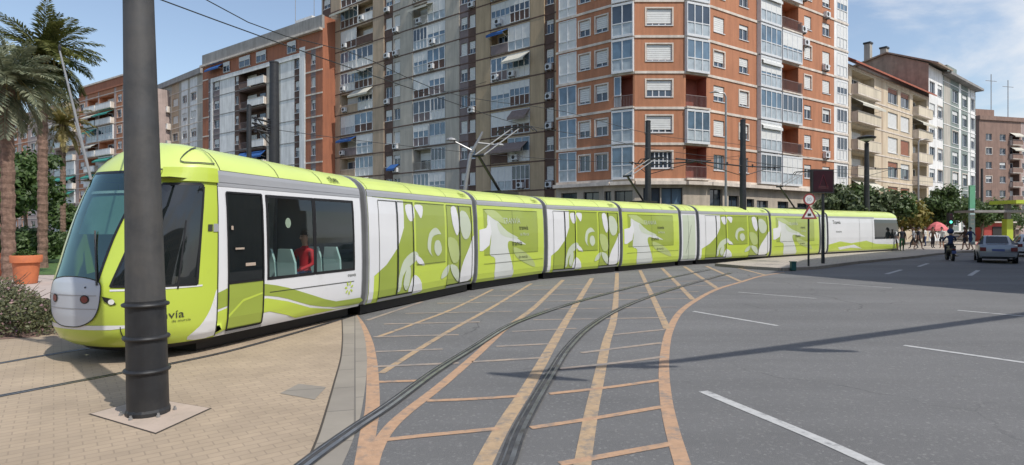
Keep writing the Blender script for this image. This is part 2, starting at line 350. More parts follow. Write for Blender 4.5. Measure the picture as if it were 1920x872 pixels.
# ------------------------------------------------------------------ ground
def catmull(P, k=6):
    P = [Vector(p) for p in P]
    if len(P) < 3: return P
    out = []
    for i in range(len(P) - 1):
        a, b, c, d = P[max(i - 1, 0)], P[i], P[i + 1], P[min(i + 2, len(P) - 1)]
        for j in range(k):
            t = j / k
            out.append(.5 * ((2 * b) + (c - a) * t + (2 * a - 5 * b + 4 * c - d) * t * t + (3 * b - a - 3 * c + d) * t ** 3))
    return out + [P[-1]]
def ribbon(mb, pts, w, z, seg=6, jit=0.0):
    pts = catmull(pts, seg); rows = []
    for i, p in enumerate(pts):
        d = (pts[min(i + 1, len(pts) - 1)] - pts[max(i - 1, 0)]).normalized(); n = Vector((-d.y, d.x))
        ww = w(i / (len(pts) - 1)) if callable(w) else w
        rows.append([(p.x + n.x * k * ww / 2, p.y + n.y * k * ww / 2, z) for k in (-1, 1)])
    mb.grid(rows)
G = lambda L: [gp(*p) for p in L]
def ssheet(name, m, poly, z):
    b = MB(m); 
    for t in tris(poly): b.face([(p[0], p[1], z) for p in t])
    return b.build(name, kind='structure')
b = MB('asphalt'); b.face([(-700, -60, 0), (900, -60, 0), (900, 900, 0), (-700, 900, 0)]); b.build('road', kind='structure')

kin = [(640, 597), (641, 630), (638, 670), (626, 715), (610, 770), (594, 820), (572, 872), (548, 930), (500, 1050)]
kout = [(668, 590), (682, 625), (688, 670), (686, 715), (678, 770), (664, 820), (642, 872), (612, 930), (560, 1050)]
kinw = [tuple(p) for p in catmull(G(kin), 4)]
koutw = [tuple(p) for p in catmull(G(kout), 4)]
ssheet('pavement', 'paver', [(-9, 24.8), (-4.6, 17)] + kinw + [(-2.2, -6), (-60, -6), (-60, 24.8)], .012)
b = MB('kerb'); n = min(len(kinw), len(koutw))
b.grid([[(kinw[i][0] + .01, kinw[i][1], .008), (koutw[i][0], koutw[i][1], .008)] for i in range(n)])
b.use('gap'); b.grid([[(p[0], p[1], .0135), (p[0] + .022, p[1], .0135)] for p in kinw]); b.build('kerb', kind='structure')
ssheet('gutter', 'patch', [(p[0] - .01, p[1]) for p in koutw] + [(p[0] + .12, p[1]) for p in koutw[::-1]], .003)
# planting bed, path and lawn at the left
ssheet('planting_bed', 'hill', [(-8.15, 10.1), (-9.3, 9.5), (-14, 9.6), (-30, 10), (-30, 13.6), (-12, 14.3), (-9.6, 12.6)], .02)
ssheet('path', 'path', [(-60, 14.6), (-11.4, 14.9), (-9.5, 15.2), (-8.0, 24), (-60, 24)], .022)
ssheet('lawn', 'grass', [(-90, 23.6), (-15, 23.0), (-14, 30), (-20, 60), (-90, 70)], .035)
ssheet('tram_bed', 'patch', [(-4.6, 17), (-9, 24.8), (-15, 40), (0, 60), (30, 66), (26, 47), (13, 38), (3, 29)], .002)

# orange and yellow box markings, rails
mk = MB('paintO')
LB = [(659, 586), (676, 608), (690, 640), (697, 680), (699, 720), (698, 768), (690, 813), (682, 872), (672, 930)]
RB = [(1300, 930), (1280, 872), (1260, 804), (1249, 750), (1245, 696), (1248, 651), (1256, 619), (1273, 588), (1300, 566), (1343, 543), (1389, 529), (1426, 518), (1470, 511)]
ribbon(mk, G(LB), .15, .0045); ribbon(mk, G(RB), .135, .0045)
mk.use('paintO')
L3b = [(940, 622), (895, 664), (828, 722), (760, 775), (725, 810), (703, 850), (690, 900)]
ribbon(mk, G(L3b), .125, .0052)
mk.use('paintY')
for L, w in (([(1157, 512), (1153, 583), (1137, 642), (1124, 705), (1110, 768), (1092, 872), (1085, 930)], .14),
             ([(1110, 522), (1075, 579), (1036, 646), (992, 723), (946, 795), (905, 872), (880, 930)], .15),
             ([(1056, 525), (1030, 550), (999, 579), (940, 622)], .13),
             ([(996, 532), (927, 574), (846, 619), (792, 651), (715, 700)], .10),
             ([(924, 543), (855, 577), (783, 605), (706, 633)], .095),
             ([(1200, 507), (1225, 560), (1251, 617)], .14), ([(1241, 503), (1270, 532), (1299, 562)], .14),
             ([(1283, 500), (1315, 521), (1345, 541)], .15), ([(1324, 499), (1389, 528)], .15), ([(1370, 499), (1435, 516)], .15)):
    ribbon(mk, G(L), w, .0050)
mk.use('paintO')
for L, w in (([(700, 828), (800, 817), (938, 804)], .085), ([(995, 803), (1120, 784), (1250, 762)], .085), ([(1050, 871), (1258, 833)], .09),
             ([(801, 752), (880, 749), (975, 743)], .085), ([(1030, 739), (1140, 727), (1247, 712)], .085), ([(700, 717), (795, 714)], .09)):
    ribbon(mk, G(L), w, .0056)
mk.use('paintF')
for L, w in (([(700, 688), (860, 681)], .10), ([(885, 679), (1020, 671)], .10), ([(1050, 692), (1147, 682), (1247, 669)], .10),
             ([(1090, 662), (1241, 643)], .10), ([(705, 660), (830, 655)], .10), ([(930, 650), (1030, 645)], .1), ([(1150, 628), (1247, 618)], .1),
             ([(700, 632), (860, 628)], .1), ([(960, 622), (1080, 616)], .1), ([(720, 608), (900, 604)], .1), ([(1000, 600), (1250, 596)], .1),
             ([(760, 588), (960, 584)], .1), ([(1020, 580), (1270, 576)], .1), ([(820, 569), (1290, 560)], .1), ([(880, 556), (1310, 547)], .1),
             ([(940, 545), (1340, 535)], .1), ([(1000, 536), (1370, 525)], .1), ([(792, 566), (688, 601)], .1)):
    ribbon(mk, G(L), w, .0052)
mk.build('box_junction_marking', kind='structure')
mk = MB('paintW')
for L, w in (([(1318, 734), (1390, 764), (1480, 801), (1560, 835), (1650, 876)], .13), ([(1300, 584), (1458, 611)], .10), ([(1695, 648), (1800, 663), (1960, 686)], .11),
             ([(1384, 548), (1532, 560)], .08), ([(1532, 530), (1672, 540)], .08), ([(1795, 582), (1930, 594)], .10),
             ([(1662, 514), (1690, 506)], .16), ([(1818, 517), (1834, 507)], .16), ([(1722, 500), (1740, 494)], .16)):
    ribbon(mk, G(L), w, .0048)
mk.build('lane_marking', kind='structure')

RL = [(480, 950), (576, 869), (666, 804), (733, 759), (819, 696), (891, 651), (945, 617), (990, 597), (1071, 570), (1150, 548), (1240, 525), (1330, 506)]
RR = [(915, 950), (950, 872), (972, 813), (1003, 754), (1035, 700), (1064, 655), (1104, 615), (1156, 583), (1212, 559), (1290, 534), (1370, 512)]
T1 = [(-60, 755), (0, 745), (120, 722), (240, 699), (330, 682), (450, 655), (600, 612), (700, 580)]
T2 = [(-60, 693), (0, 683), (110, 664), (240, 643), (330, 628), (450, 606)]
rb = MB('railbed'); rr = MB('rail')
for L in (RL, RR, T1, T2):
    g = G(L); w = .15 if L in (RL, RR) else .10
    ribbon(rb, g, w, .0165)
    c = catmull(g, 8)
    for off, ww in ((-.030, .042), (.040, .016)):
        rows = []
        for i, p in enumerate(c):
            d = (c[min(i + 1, len(c) - 1)] - c[max(i - 1, 0)]).normalized(); nn = Vector((-d.y, d.x))
            rows.append([(p.x + nn.x * (off + k * ww / 2), p.y + nn.y * (off + k * ww / 2), .0195) for k in (-1, 1)])
        rr.grid(rows)
rb.build('rail_groove', kind='structure'); rr.build('tram_rails', kind='structure')

# raised island of the tram stop
isl = G([(1345, 499), (1400, 504), (1465, 508), (1527, 505), (1600, 495), (1711, 484), (1757, 478), (1800, 474)]) + [(42, 46), (62, 64), (80, 84), (76, 100), (62, 82), (41, 61), (33, 50), (25, 43.5), (18, 37.2)]
isl = [tuple(p) for p in isl]
b = MB('paver2'); 
for t in tris(isl): b.face([(p[0], p[1], .13) for p in t])
b.build('tram_stop_pavement', kind='structure')
b = MB('kerb'); c = Vector((40, 60))
for i in range(len(isl)):
    p, q = Vector(isl[i]), Vector(isl[(i + 1) % len(isl)]); d = (q - p).normalized(); n = Vector((d.y, -d.x))
    a1, a2 = p + n * .12, q + n * .12
    P = [(a1.x, a1.y, 0), (a2.x, a2.y, 0), (q.x, q.y, 0), (p.x, p.y, 0), (a1.x, a1.y, .134), (a2.x, a2.y, .134), (q.x, q.y, .134), (p.x, p.y, .134)]
    b.hexa(P)
b.build('kerb', kind='structure')
# manhole slab round the foot of the near pole
q = [Vector(gp(*p)) for p in ((165, 779), (280, 748), (398, 768), (292, 817))]
b = MB('gap'); b.face([(p.x, p.y, .0145) for p in q])
cc = sum(q, Vector((0, 0))) / 4; b.use('slab'); b.face([(cc.x + (p.x - cc.x) * .96, cc.y + (p.y - cc.y) * .96, .018) for p in q])
b.build('pole_base_slab', kind='structure')
q = [Vector(gp(*p)) for p in ((525, 740), (560, 722), (612, 728), (590, 752))]
b = MB('kerb'); b.face([(p.x, p.y, .016) for p in q]); b.build('utility_cover', kind='structure')
# hills far behind the left blocks
b = MB('hill'); rows = []
rng = random.Random(3)
for i in range(61):
    x = -1500 + i * 26; h = 40 + 150 * math.exp(-((x + 860) / 240) ** 2) + 60 * math.exp(-((x + 400) / 200) ** 2) + rng.uniform(-7, 7)
    rows.append([(x, 1150, -5), (x, 1210, h * .6), (x, 1260, h), (x, 1500, -5)])
b.grid(rows); b.build('hills', smooth=True, kind='structure')
# ------------------------------------------------------------------ tram
ZL = [.24, .34, .5, .8, 1.2, 1.7, 2.2, 2.55, 2.66, 2.75, 2.84, 2.93, 3.0, 3.05, 3.08]
WL = [1.07, 1.12, 1.15, 1.165, 1.17, 1.16, 1.14, 1.105, 1.09, 1.05, .97, .84, .66, .40, 0.0]
def lerp(z, zs, ws):
    if z <= zs[0]: return ws[0]
    for i in range(len(zs) - 1):
        if z <= zs[i + 1]: return ws[i] + (ws[i + 1] - ws[i]) * (z - zs[i]) / (zs[i + 1] - zs[i])
    return ws[-1]
SFZ = [.24, .34, .5, .7, 1.0, 1.15, 1.35, 1.6, 2.0, 2.4, 2.6, 2.75, 2.9, 3.0, 3.05, 3.08]
SFS = [.26, .10, .02, 0, 0, .03, .10, .18, .32, .50, .62, .74, .93, 1.12, 1.27, 1.38]
NOSE = 1.7
class Mod:
    def __init__(s, pf, pr, sgn=1, cab=0.0, lift=None):
        s.pf = Vector(pf); s.pr = Vector(pr); s.L = (s.pr - s.pf).length; s.S = (s.pr - s.pf) / s.L
        s.N = Vector((s.S.y, -s.S.x)) * sgn; s.cab = cab; s.hw = 1.17; s.lift = lift
    def pt(s, x, v, z):
        p = s.pf + s.S * x + s.N * (v - s.hw)
        if s.lift and z > 2.5: z += s.lift(x) * (z - 2.5) / .58
        return (p.x, p.y, z)
    def near(s, a, z, off=0.0):
        w = lerp(z, ZL, WL)
        if a >= s.cab: return s._o(a, w, z, off, 0)
        t = (s.cab - a) / NOSE; th = t * math.pi / 2; sf = lerp(z, SFZ, SFS)
        e = 2 / 2.35; sn, cs = math.sin(th), math.cos(th)
        x = s.cab - (s.cab - sf) * max(sn, 0) ** e; v = w * (1 if cs >= 0 else -1) * abs(cs) ** e
        return s._o(x, v, z, off, th)
    def _o(s, x, v, z, off, th):
        if off: x -= off * math.sin(th); v += off * math.cos(th) * (1 if z < 2.9 else .6); z += off * (0 if z < 2.7 else .8)
        return s.pt(x, v, z)
    def far(s, a, z, off=0.0):
        return s.pt(a, -(lerp(z, ZL, WL) + off), z)
    def s_of(s, px):
        k = (px - CX) / F; return (k * s.pf.y - s.pf.x) / (s.S.x - k * s.S.y)
    def sz(s, px, py):
        x = s.s_of(px); Y = s.pf.y + s.S.y * x; return (x, wz(py, Y))

JP = {'A': (685, 12.43), 'B': (892, 17.4), 'C': (1023, 21.2), 'D': (1165, 24.9), 'E': (1276, 28.6), 'F': (1309, 29.6), 'G': (1445, 33.7), 'H': (1538, 37.7), 'I': (1552, 38.4), 'Z': (1697, 45.0)}
JW = {k: Vector((wx(p, Y), Y)) for k, (p, Y) in JP.items()}
A_ = JW['A']; dirc = Vector((.347, .938)).normalized(); nose = A_ - dirc * 5.2
CAB = 1.5
m1 = Mod(nose, A_, 1, CAB, lambda x: .16 * max(0, 1 - max(x - 1.2, 0) / 3.6) * min(1, x / 1.2 if x > 0 else 0))
mods = [('cab', m1), ('door', Mod(JW['A'], JW['B'])), ('wrap', Mod(JW['B'], JW['C'])), ('door', Mod(JW['C'], JW['D'])), ('wrap', Mod(JW['D'], JW['E'])),
        ('short', Mod(JW['E'], JW['F'])), ('door', Mod(JW['F'], JW['G'])), ('wrap', Mod(JW['G'], JW['H'])), ('short', Mod(JW['H'], JW['I'])), ('tail', Mod(JW['Z'], JW['I'], -1, CAB))]
tram = thing('tram', 'long lime green and white articulated tram curving across the road', 'tram', (nose.x, nose.y, 0))
TR = .13
def zc(lo, hi): return [lo] + [z for z in ZL if lo + .001 < z < hi - .001] + [hi]
ZC = ZL
def rects_minus(u0, u1, z0, z1, holes):
    us = sorted({u0, u1, *[h[0] for h in holes], *[h[1] for h in holes]}); zs = sorted({z0, z1, *[h[2] for h in holes], *[h[3] for h in holes]})
    us = [u for u in us if u0 <= u <= u1]; zs = [z for z in zs if z0 <= z <= z1]; out = []
    for i in range(len(us) - 1):
        for j in range(len(zs) - 1):
            cu, cz = (us[i] + us[i + 1]) / 2, (zs[j] + zs[j + 1]) / 2
            if not any(h[0] < cu < h[1] and h[2] < cz < h[3] for h in holes): out.append((us[i], us[i + 1], zs[j], zs[j + 1]))
    return out
def rc(a, b, c, d): return [(a, c), (b, c), (b, d), (a, d)]
def line(mb, m, pts, w, off, P=None, ac=None):
    P = P or m.near
    for p, q in zip(pts, pts[1:]):
        d = Vector((q[0] - p[0], q[1] - p[1])); n = Vector((-d.y, d.x)).normalized() * w / 2
        tile(mb, [(p[0] - n.x, p[1] - n.y), (q[0] - n.x, q[1] - n.y), (q[0] + n.x, q[1] + n.y), (p[0] + n.x, p[1] + n.y)], P, ac, ZC, off)
def smoothpoly(pts, k=4):
    n = len(pts); out = []
    for i in range(n):
        a, b, c, d = [Vector(pts[(i + j) % n]) for j in (-1, 0, 1, 2)]
        for j in range(k):
            t = j / k; p = .5 * ((2 * b) + (c - a) * t + (2 * a - 5 * b + 4 * c - d) * t * t + (3 * b - a - 3 * c + d) * t ** 3); out.append((p.x, p.y))
    return out
def shell(m, body, s0, s1, holes=(), farholes=()):
    """car body skin on both sides, roof, ends"""
    for h in rects_minus(s0, s1, .24, 2.57, holes): tile(body, rc(*h), m.near, None, ZC)
    for h in rects_minus(s0, s1, .24, 2.57, farholes): tile(body, rc(*h), m.far, None, ZC)
def ends(m, body, xs):
    for x in xs:
        body.face([m.pt(x, lerp(z, ZL, WL), z) for z in ZL] + [m.pt(x, -lerp(z, ZL, WL), z) for z in ZL[::-1]])
def roofcant(m, s0, s1):
    r = MB('limesunlit'); 
    for P in (m.near, m.far):
        us = [s0 + (s1 - s0) * i / 8 for i in range(9)]
        tile(r, rc(s0, s1, 2.70, 3.08), P, us, ZC)
    r.use('seam')
    for u in (s0 + .06, s0 + (s1 - s0) * .36, s0 + (s1 - s0) * .70):
        tile(r, rc(u, u + .014, 2.70, 3.07), m.near, None, ZC, .004)
    line(r, m, [(s0, 2.705), (s1, 2.705)], .02, .005)
    c = MB('greyp')
    for P in (m.near, m.far): tile(c, rc(s0, s1, 2.57, 2.70), P, None, ZC, .012)
    return r, c
def mtext(mb, m, body, size, a, z, off=.008, flip=False):
    def fn(x, y):
        return m.near(a - x if flip else a + x, z + y, off)
    mb.text(body, size, fn)
MT = {}
def pz(m, L): return [m.sz(*p) for p in L]
def z4(L): return [(640 + x / 2.724, 280 + y / 2.724) for x, y in L]
DM, WMd = mods[1][1], mods[2][1]
ART_D = [('white', [(135, 228), (325, 262), (322, 400), (290, 500), (230, 590), (160, 655), (135, 668)], 0),
         ('white', [(335, 285), (374, 288), (376, 350), (356, 368), (338, 335)], 1), ('white', [(380, 285), (422, 290), (412, 352), (394, 322)], 1),
         ('pale', [(290, 720), (297, 640), (320, 565), (368, 522), (392, 535), (385, 565), (345, 602), (315, 650), (306, 722)], 1),
         ('white', [(350, 735), (362, 660), (378, 642), (402, 662), (416, 700), (414, 728)], 1), ('white', [(378, 540), (408, 558), (424, 592), (390, 580)], 1),
         ('pale', [(440, 505), (450, 430), (484, 400), (510, 432), (492, 434), (464, 452), (456, 520), (466, 548)], 1), ('pale', [(480, 470), (502, 468), (512, 515), (492, 545), (474, 512)], 1),
         ('white', [(565, 300), (592, 300), (602, 400), (590, 440), (570, 380)], 1), ('pale', [(610, 322), (640, 322), (662, 380), (655, 440), (632, 460), (612, 420)], 1),
         ('white', [(686, 440), (690, 560), (672, 650), (612, 684), (614, 600), (652, 500)], 1), ('pale', [(510, 660), (520, 620), (550, 588), (545, 632), (530, 652)], 1),
         ('mid', [(545, 450), (590, 470), (600, 560), (570, 580), (548, 520)], 1), ('pale', [(318, 690), (330, 620), (350, 600), (352, 660), (338, 720)], 1), ('pale', [(555, 590), (590, 600), (605, 650), (600, 676), (570, 642)], 1)]
ART_W = [('wrapw', [(756, 326), (800, 365), (840, 412), (872, 436), (920, 470), (942, 486), (900, 478), (858, 468), (850, 500), (866, 560), (880, 652), (792, 666), (786, 560), (758, 536), (766, 440), (748, 380)], 1),
         ('white', [(706, 412), (742, 402), (760, 356), (768, 420), (756, 490), (722, 520), (706, 520)], 0), ('pale', [(800, 372), (850, 420), (905, 452), (860, 452), (812, 430)], 1), ('mid', [(736, 312), (790, 312), (850, 380), (812, 372), (772, 350)], 1), ('mid', [(880, 500), (930, 520), (975, 560), (990, 600), (930, 575), (890, 545)], 1)]
def art(lst, ref):
    out = []
    for mt, L, sm in lst:
        q = [(s / ref.L, z) for s, z in pz(ref, z4(L))]
        out.append((mt, q, sm))
    return out
AD, AW = art(ART_D, DM), art(ART_W, WMd)
def put_art(body, m, lst, off=.006):
    for mt, q, sm in lst:
        body.use(mt); p = [(min(max(u * m.L, TR), m.L - TR), min(max(z, .26), 2.56)) for u, z in q]
        if sm: p = smoothpoly(p, 3); p = [(min(max(a, TR), m.L - TR), min(max(z, .26), 2.56)) for a, z in p]
        tile(body, p, m.near, None, ZC, off, convex=False); off += .0008
def fx(m, ref, px): return ref.s_of(px) / ref.L * m.L
def under(m, s0, s1, w=.94):
    b = MB('black')
    P = [m.pt(s0, w, .03), m.pt(s1, w, .03), m.pt(s1, -w, .03), m.pt(s0, -w, .03), m.pt(s0, w, .30), m.pt(s1, w, .30), m.pt(s1, -w, .30), m.pt(s0, -w, .30)]
    b.hexa(P); return b
def door_leaf(m, a, b, z0, z1, lower='olive', mid=None, glassz=None):
    d = MB(lower); tile(d, rc(a, b, z0, z1), m.near, None, ZC, .010)
    d.use('seam')
    for L in ([(a, z0), (a, z1)], [(b, z0), (b, z1)], [(a, z0), (b, z0)], [(a, z1), (b, z1)]): line(d, m, L, .022, .013)
    return d
for idx, (kind, m) in enumerate(mods):
    if kind in ('door', 'wrap', 'short'):
        s0, s1 = TR, m.L - TR
        body = MB('lime' if kind != 'short' else 'white'); shell(m, body, s0, s1); ends(m, body, (s0, s1))
        r, c = roofcant(m, s0, s1)
        if kind == 'door':
            dr = [(fx(m, DM, a), fx(m, DM, bb)) for a, bb in ((711, 746), (747, 776), (839, 862), (863, 885))]
            w0, w1 = fx(m, DM, 781), fx(m, DM, 835)
            body.use('olive'); tile(body, rc(w0, w1, .98, 2.5), m.near, None, ZC, .004)
            tile(body, rc(dr[0][0], dr[1][1], .34, 2.5), m.near, None, ZC, .003); tile(body, rc(dr[2][0], dr[3][1], .34, 2.5), m.near, None, ZC, .003)
            put_art(body, m, AD); body.use('white'); tile(body, rc(s0, s0 + .17, .26, 2.56), m.near, None, ZC, .014)
            body.use('seam'); line(body, m, [(w0, .98), (w1, .98)], .014, .016); line(body, m, [(w0, 2.5), (w1, 2.5)], .012, .016)
        elif kind == 'wrap':
            w0, w1 = fx(m, WMd, 908), fx(m, WMd, 1008)
            body.use('olive'); tile(body, rc(w0, w1, 1.05, 2.45), m.near, None, ZC, .003)
            put_art(body, m, AW); body.use('seam')
            for L in ([(w0, 1.05), (w1, 1.05)], [(w0, 2.45), (w1, 2.45)], [(w1, 1.05), (w1, 2.45)], [((w0 + w1) / 2, .5), ((w0 + w1) / 2, 2.45)], [(s0 + .3, .78), (s1 - .1, .78)]): line(body, m, L, .011, .014)
            body.use('pale'); mtext(body, m, 'TRANVÍA', .26, fx(m, WMd, 944), 2.02, .014); mtext(body, m, 'de Murcia', .15, fx(m, WMd, 975), 1.62, .014)
            body.use('seam'); mtext(body, m, 'tranvía', .22, fx(m, WMd, 974), 1.82, .014); mtext(body, m, 'tranvía', .24, fx(m, WMd, 960), 1.30, .014); mtext(body, m, 'de murcia', .15, fx(m, WMd, 972), .86, .014)
        else:
            body.use('pale'); tile(body, rc(s0 + .1, s1 - .1, .3, 2.5), m.near, None, ZC, .004)
            body.use('seam'); line(body, m, [(m.L * .45, .3), (m.L * .45, 2.5)], .015, .01); line(body, m, [(m.L * .3, .6), (m.L * .62, 2.0)], .015, .01)
        r.use('olive')
        if kind != 'short': mtext(r, m, 'tdm', .24, s1 - .62, 2.76, .012)
        bo = body.build('car_body', tram); r.build('roof', tram); c.build('cant_rail', tram); under(m, s0, s1).build('underframe', tram)
        if kind == 'door':
            for (a, bb) in dr:
                d = MB('seam')
                for L in ([(a, .33), (a, 2.5)], [(bb, .33), (bb, 2.5)], [(a, .34), (bb, .34)], [(a, 2.5), (bb, 2.5)]): line(d, m, L, .014, .017)
                d.use('glassdark'); tile(d, rc(bb - .035, bb, .34, 2.5), m.near, None, ZC, .018)
                d.build('door', tram)
            for a, bb in ((dr[0][0], dr[1][1]), (dr[2][0], dr[3][1])):
                st = MB('greyp'); tile(st, rc(a, bb, .25, .31), m.near, None, ZC, .03); st.use('seam'); tile(st, rc(a, bb, .31, .335), m.near, None, ZC, .02); st.build('door_sill', tram)
for (k0, a), (k1, b2) in zip(mods, mods[1:]):
    g = MB('bellow'); ee = []
    pa = [(a, a.L - TR + .005), (b2, TR - .005) if b2.N.dot(a.N) > 0 and k1 != 'tail' else (b2, b2.L - TR + .005)]
    def ring(m, x, ins): return [m.pt(x, (lerp(z, ZL, WL) - ins) * sg, min(z, 3.05)) for sg, zz in ((1, ZL[:-1]), (-1, ZL[:-1][::-1])) for z in zz]
    ra, rb2 = ring(pa[0][0], pa[0][1], .0), ring(pa[1][0], pa[1][1], .0)
    rows = []
    for i, t in enumerate([0, .08, .1, .2, .28, .36, .44, .52, .6, .68, .76, .84, .9, .92, 1]):
        ins = 1.0 if t in (0, .08, .92, 1) else (.97 if i % 2 else .93)
        c0 = sum((Vector(p) for p in ra), Vector()) / len(ra); c1 = sum((Vector(p) for p in rb2), Vector()) / len(rb2); cc = c0.lerp(c1, t); cc.z = 1.2
        row = []
        for p, q in zip(ra, rb2):
            v = Vector(p).lerp(Vector(q), t); d = v - cc; row.append(cc + Vector((d.x * ins, d.y * ins, d.z * (1 - (1 - ins) * .3))))
        rows.append(row)
    g.grid(rows[2:-2]); g.use('bellowl'); g.grid(rows[:3]); g.grid(rows[-3:]); g.build('gangway_bellows', tram)

# ---- front cab car
m = m1; s1 = m.L - TR
AC = [CAB - NOSE * 2 + NOSE * 2 * i / 56 for i in range(57)] + [1.8, 2.4, 3.0, 3.6, 4.2, 4.8, m.L]
sx = m.s_of
zdoor = 2.44
XD0, XD1 = sx(428), sx(494)
XW0, XW1 = sx(503), sx(664)
HW = (XW0, XW1, 1.02, 2.44)
WP = 1.44                       # cab lime ends, white begins
def cabtile(mb, poly, off=0.0, convex=True): tile(mb, poly, m.near, AC, ZC, off, convex)
body = MB('lime')
AN = CAB - NOSE                 # a at the nose centre
def mir(L): return [(2 * AN - a, z) for a, z in L]
# windscreen and side window outlines in (a, z)
WSN = [(.13, 1.10), (.14, 1.40), (.165, 1.75), (.21, 2.08), (.27, 2.36), (.37, 2.68)]
SWP = [(.30, 1.10), (1.22, 1.07), (1.22, 2.50), (1.18, 2.53), (.58, 2.52), (.46, 2.0), (.37, 1.55)]
far_a = 2 * AN - CAB
cabtile(body, rc(far_a, WP, .24, 1.02))
# band between sill and cant with windscreen cut out: strips by z
zs = [1.02, 1.10, 1.2, 1.3, 1.4, 1.5, 1.6, 1.75, 1.9, 2.08, 2.2, 2.36, 2.50, 2.60, 2.68]
def wsa(z):
    if z < WSN[0][1]: return AN
    for p, q in zip(WSN, WSN[1:]):
        if z <= q[1] + 1e-6: return p[0] + (q[0] - p[0]) * (z - p[1]) / (q[1] - p[1])
    return WSN[-1][0]
for z0, z1 in zip(zs, zs[1:]):
    if z0 < 1.10 - 1e-6: cabtile(body, rc(far_a, WP, z0, z1)); continue
    a0, a1 = wsa(z0), wsa(z1)
    cabtile(body, [(a0, z0), (WP, z0), (WP, z1), (a1, z1)]); cabtile(body, [(far_a, z0), (2 * AN - a0, z0), (2 * AN - a1, z1), (far_a, z1)])
cabtile(body, rc(far_a, WP, 2.68, 2.70))
for z0, z1 in zip(ZL, ZL[1:]):
    if z1 > .24 and z0 < 2.7: 
        body.use('lime'); tile(body, rc(CAB, m.L - TR, max(z0, .24), min(z1, 2.57)), m.far, None, ZC) if False else None
# white rear part, near side with door hole for the glazing and passenger windows
body.use('white')
DH = (XD0, XD1, 1.04, zdoor)
for h in rects_minus(WP, s1, .24, 2.57, [HW, DH]): tile(body, rc(*h), m.near, None, ZC)
body.use('white')
for h in rects_minus(CAB, s1, .24, 2.57, [(2.3, 4.9, 1.02, 2.44)]): tile(body, rc(*h), m.far, None, ZC)
# lime cut with a curved white edge, green waves
body.use('lime'); q = pz(m, [(402, 545), (412, 560), (409, 590), (390, 618), (368, 640), (402, 700)]); 
body.use('white'); cabtile(body, smoothpoly([(WP, .98), (WP, .5), (WP, .27), (1.10, .27), (1.26, .45), (1.37, .68)], 3), .004, False)
def z3(L): return [(300 + x / 2.076, 240 + y / 2.076) for x, y in L]
def cl(L): return [(min(max(a, WP - .0), s1), min(max(z, .27), 2.56)) for a, z in L]
G1 = [(240, 640), (300, 612), (360, 606), (420, 608), (500, 622), (600, 652), (690, 675), (785, 660), (785, 684), (690, 697), (590, 690), (500, 665), (420, 653), (330, 660), (236, 706)]
G2 = [(236, 716), (330, 670), (420, 663), (500, 675), (590, 700), (690, 706), (785, 692), (790, 720), (640, 735), (540, 750), (500, 728), (430, 714), (340, 735), (270, 782), (240, 812)]
body.use('olive'); tile(body, smoothpoly(cl(pz(m, z3(G1))), 2), m.near, None, ZC, .004, False); body.use('lime'); tile(body, cl(pz(m, z3(G2))), m.near, None, ZC, .0048, False)
body.use('seam')
for L in ([(WP, .26), (WP, 2.56)], [(.42, .55), (.42, .26)]): line(body, m, L, .012, .006, ac=AC)
q = pz(m, [(506, 548), (664, 527)]); line(body, m, q, .012, .008)
body.use('white'); cabtile(body, [(far_a, .515), (.3, .515), (.8, .56), (.3, .575), (far_a, .575)], .004, False)
body.use('white'); cabtile(body, rc(.30, 1.28, 1.035, 1.06), .006)
# writing on the cab side and emblem
body.use('seam')
a_end = sx(347)
def ctext(s, size, aend, z, off=.009):
    cu = []
    body.text(s, size, lambda x, y: m.near(aend - wid[s] * size + x, z + y, off))
wid = {'tranvía': 3.35, 'de murcia': 4.6, 'tdm': 1.75}
ctext('tranvía', .155, 1.19, .62); ctext('de murcia', .05, 1.19, .56)
emb = m.sz(652, 560)
body.text('tranvía', .10, lambda x, y: m.near(m.sz(645, 0)[0] + .12 + x, m.sz(645, 520)[1] + y, .009))
body.use('lime')
ex, ez = m.sz(655, 540)
for k in range(7):
    t = 2 * math.pi * k / 7 + .3; cxa, cza = ex + .10 * math.cos(t), ez + .10 * math.sin(t)
    tile(body, [(cxa + .045 * math.cos(t) * math.cos(w) - .022 * math.sin(t) * math.sin(w), cza + .045 * math.sin(t) * math.cos(w) + .022 * math.cos(t) * math.sin(w)) for w in [2 * math.pi * i / 8 for i in range(8)]], m.near, None, ZC, .009)
bx_, bz_ = m.sz(397, 427)
body.use('seam'); tile(body, rc(1.31, 1.37, bz_ - .05, bz_ + .05), m.near, AC, ZC, .009); body.use('greyp'); tile(body, rc(1.38, 1.44, bz_ - .06, bz_ + .06), m.near, AC, ZC, .011)
body.build('cab_body', tram, smooth=True, merge=True)
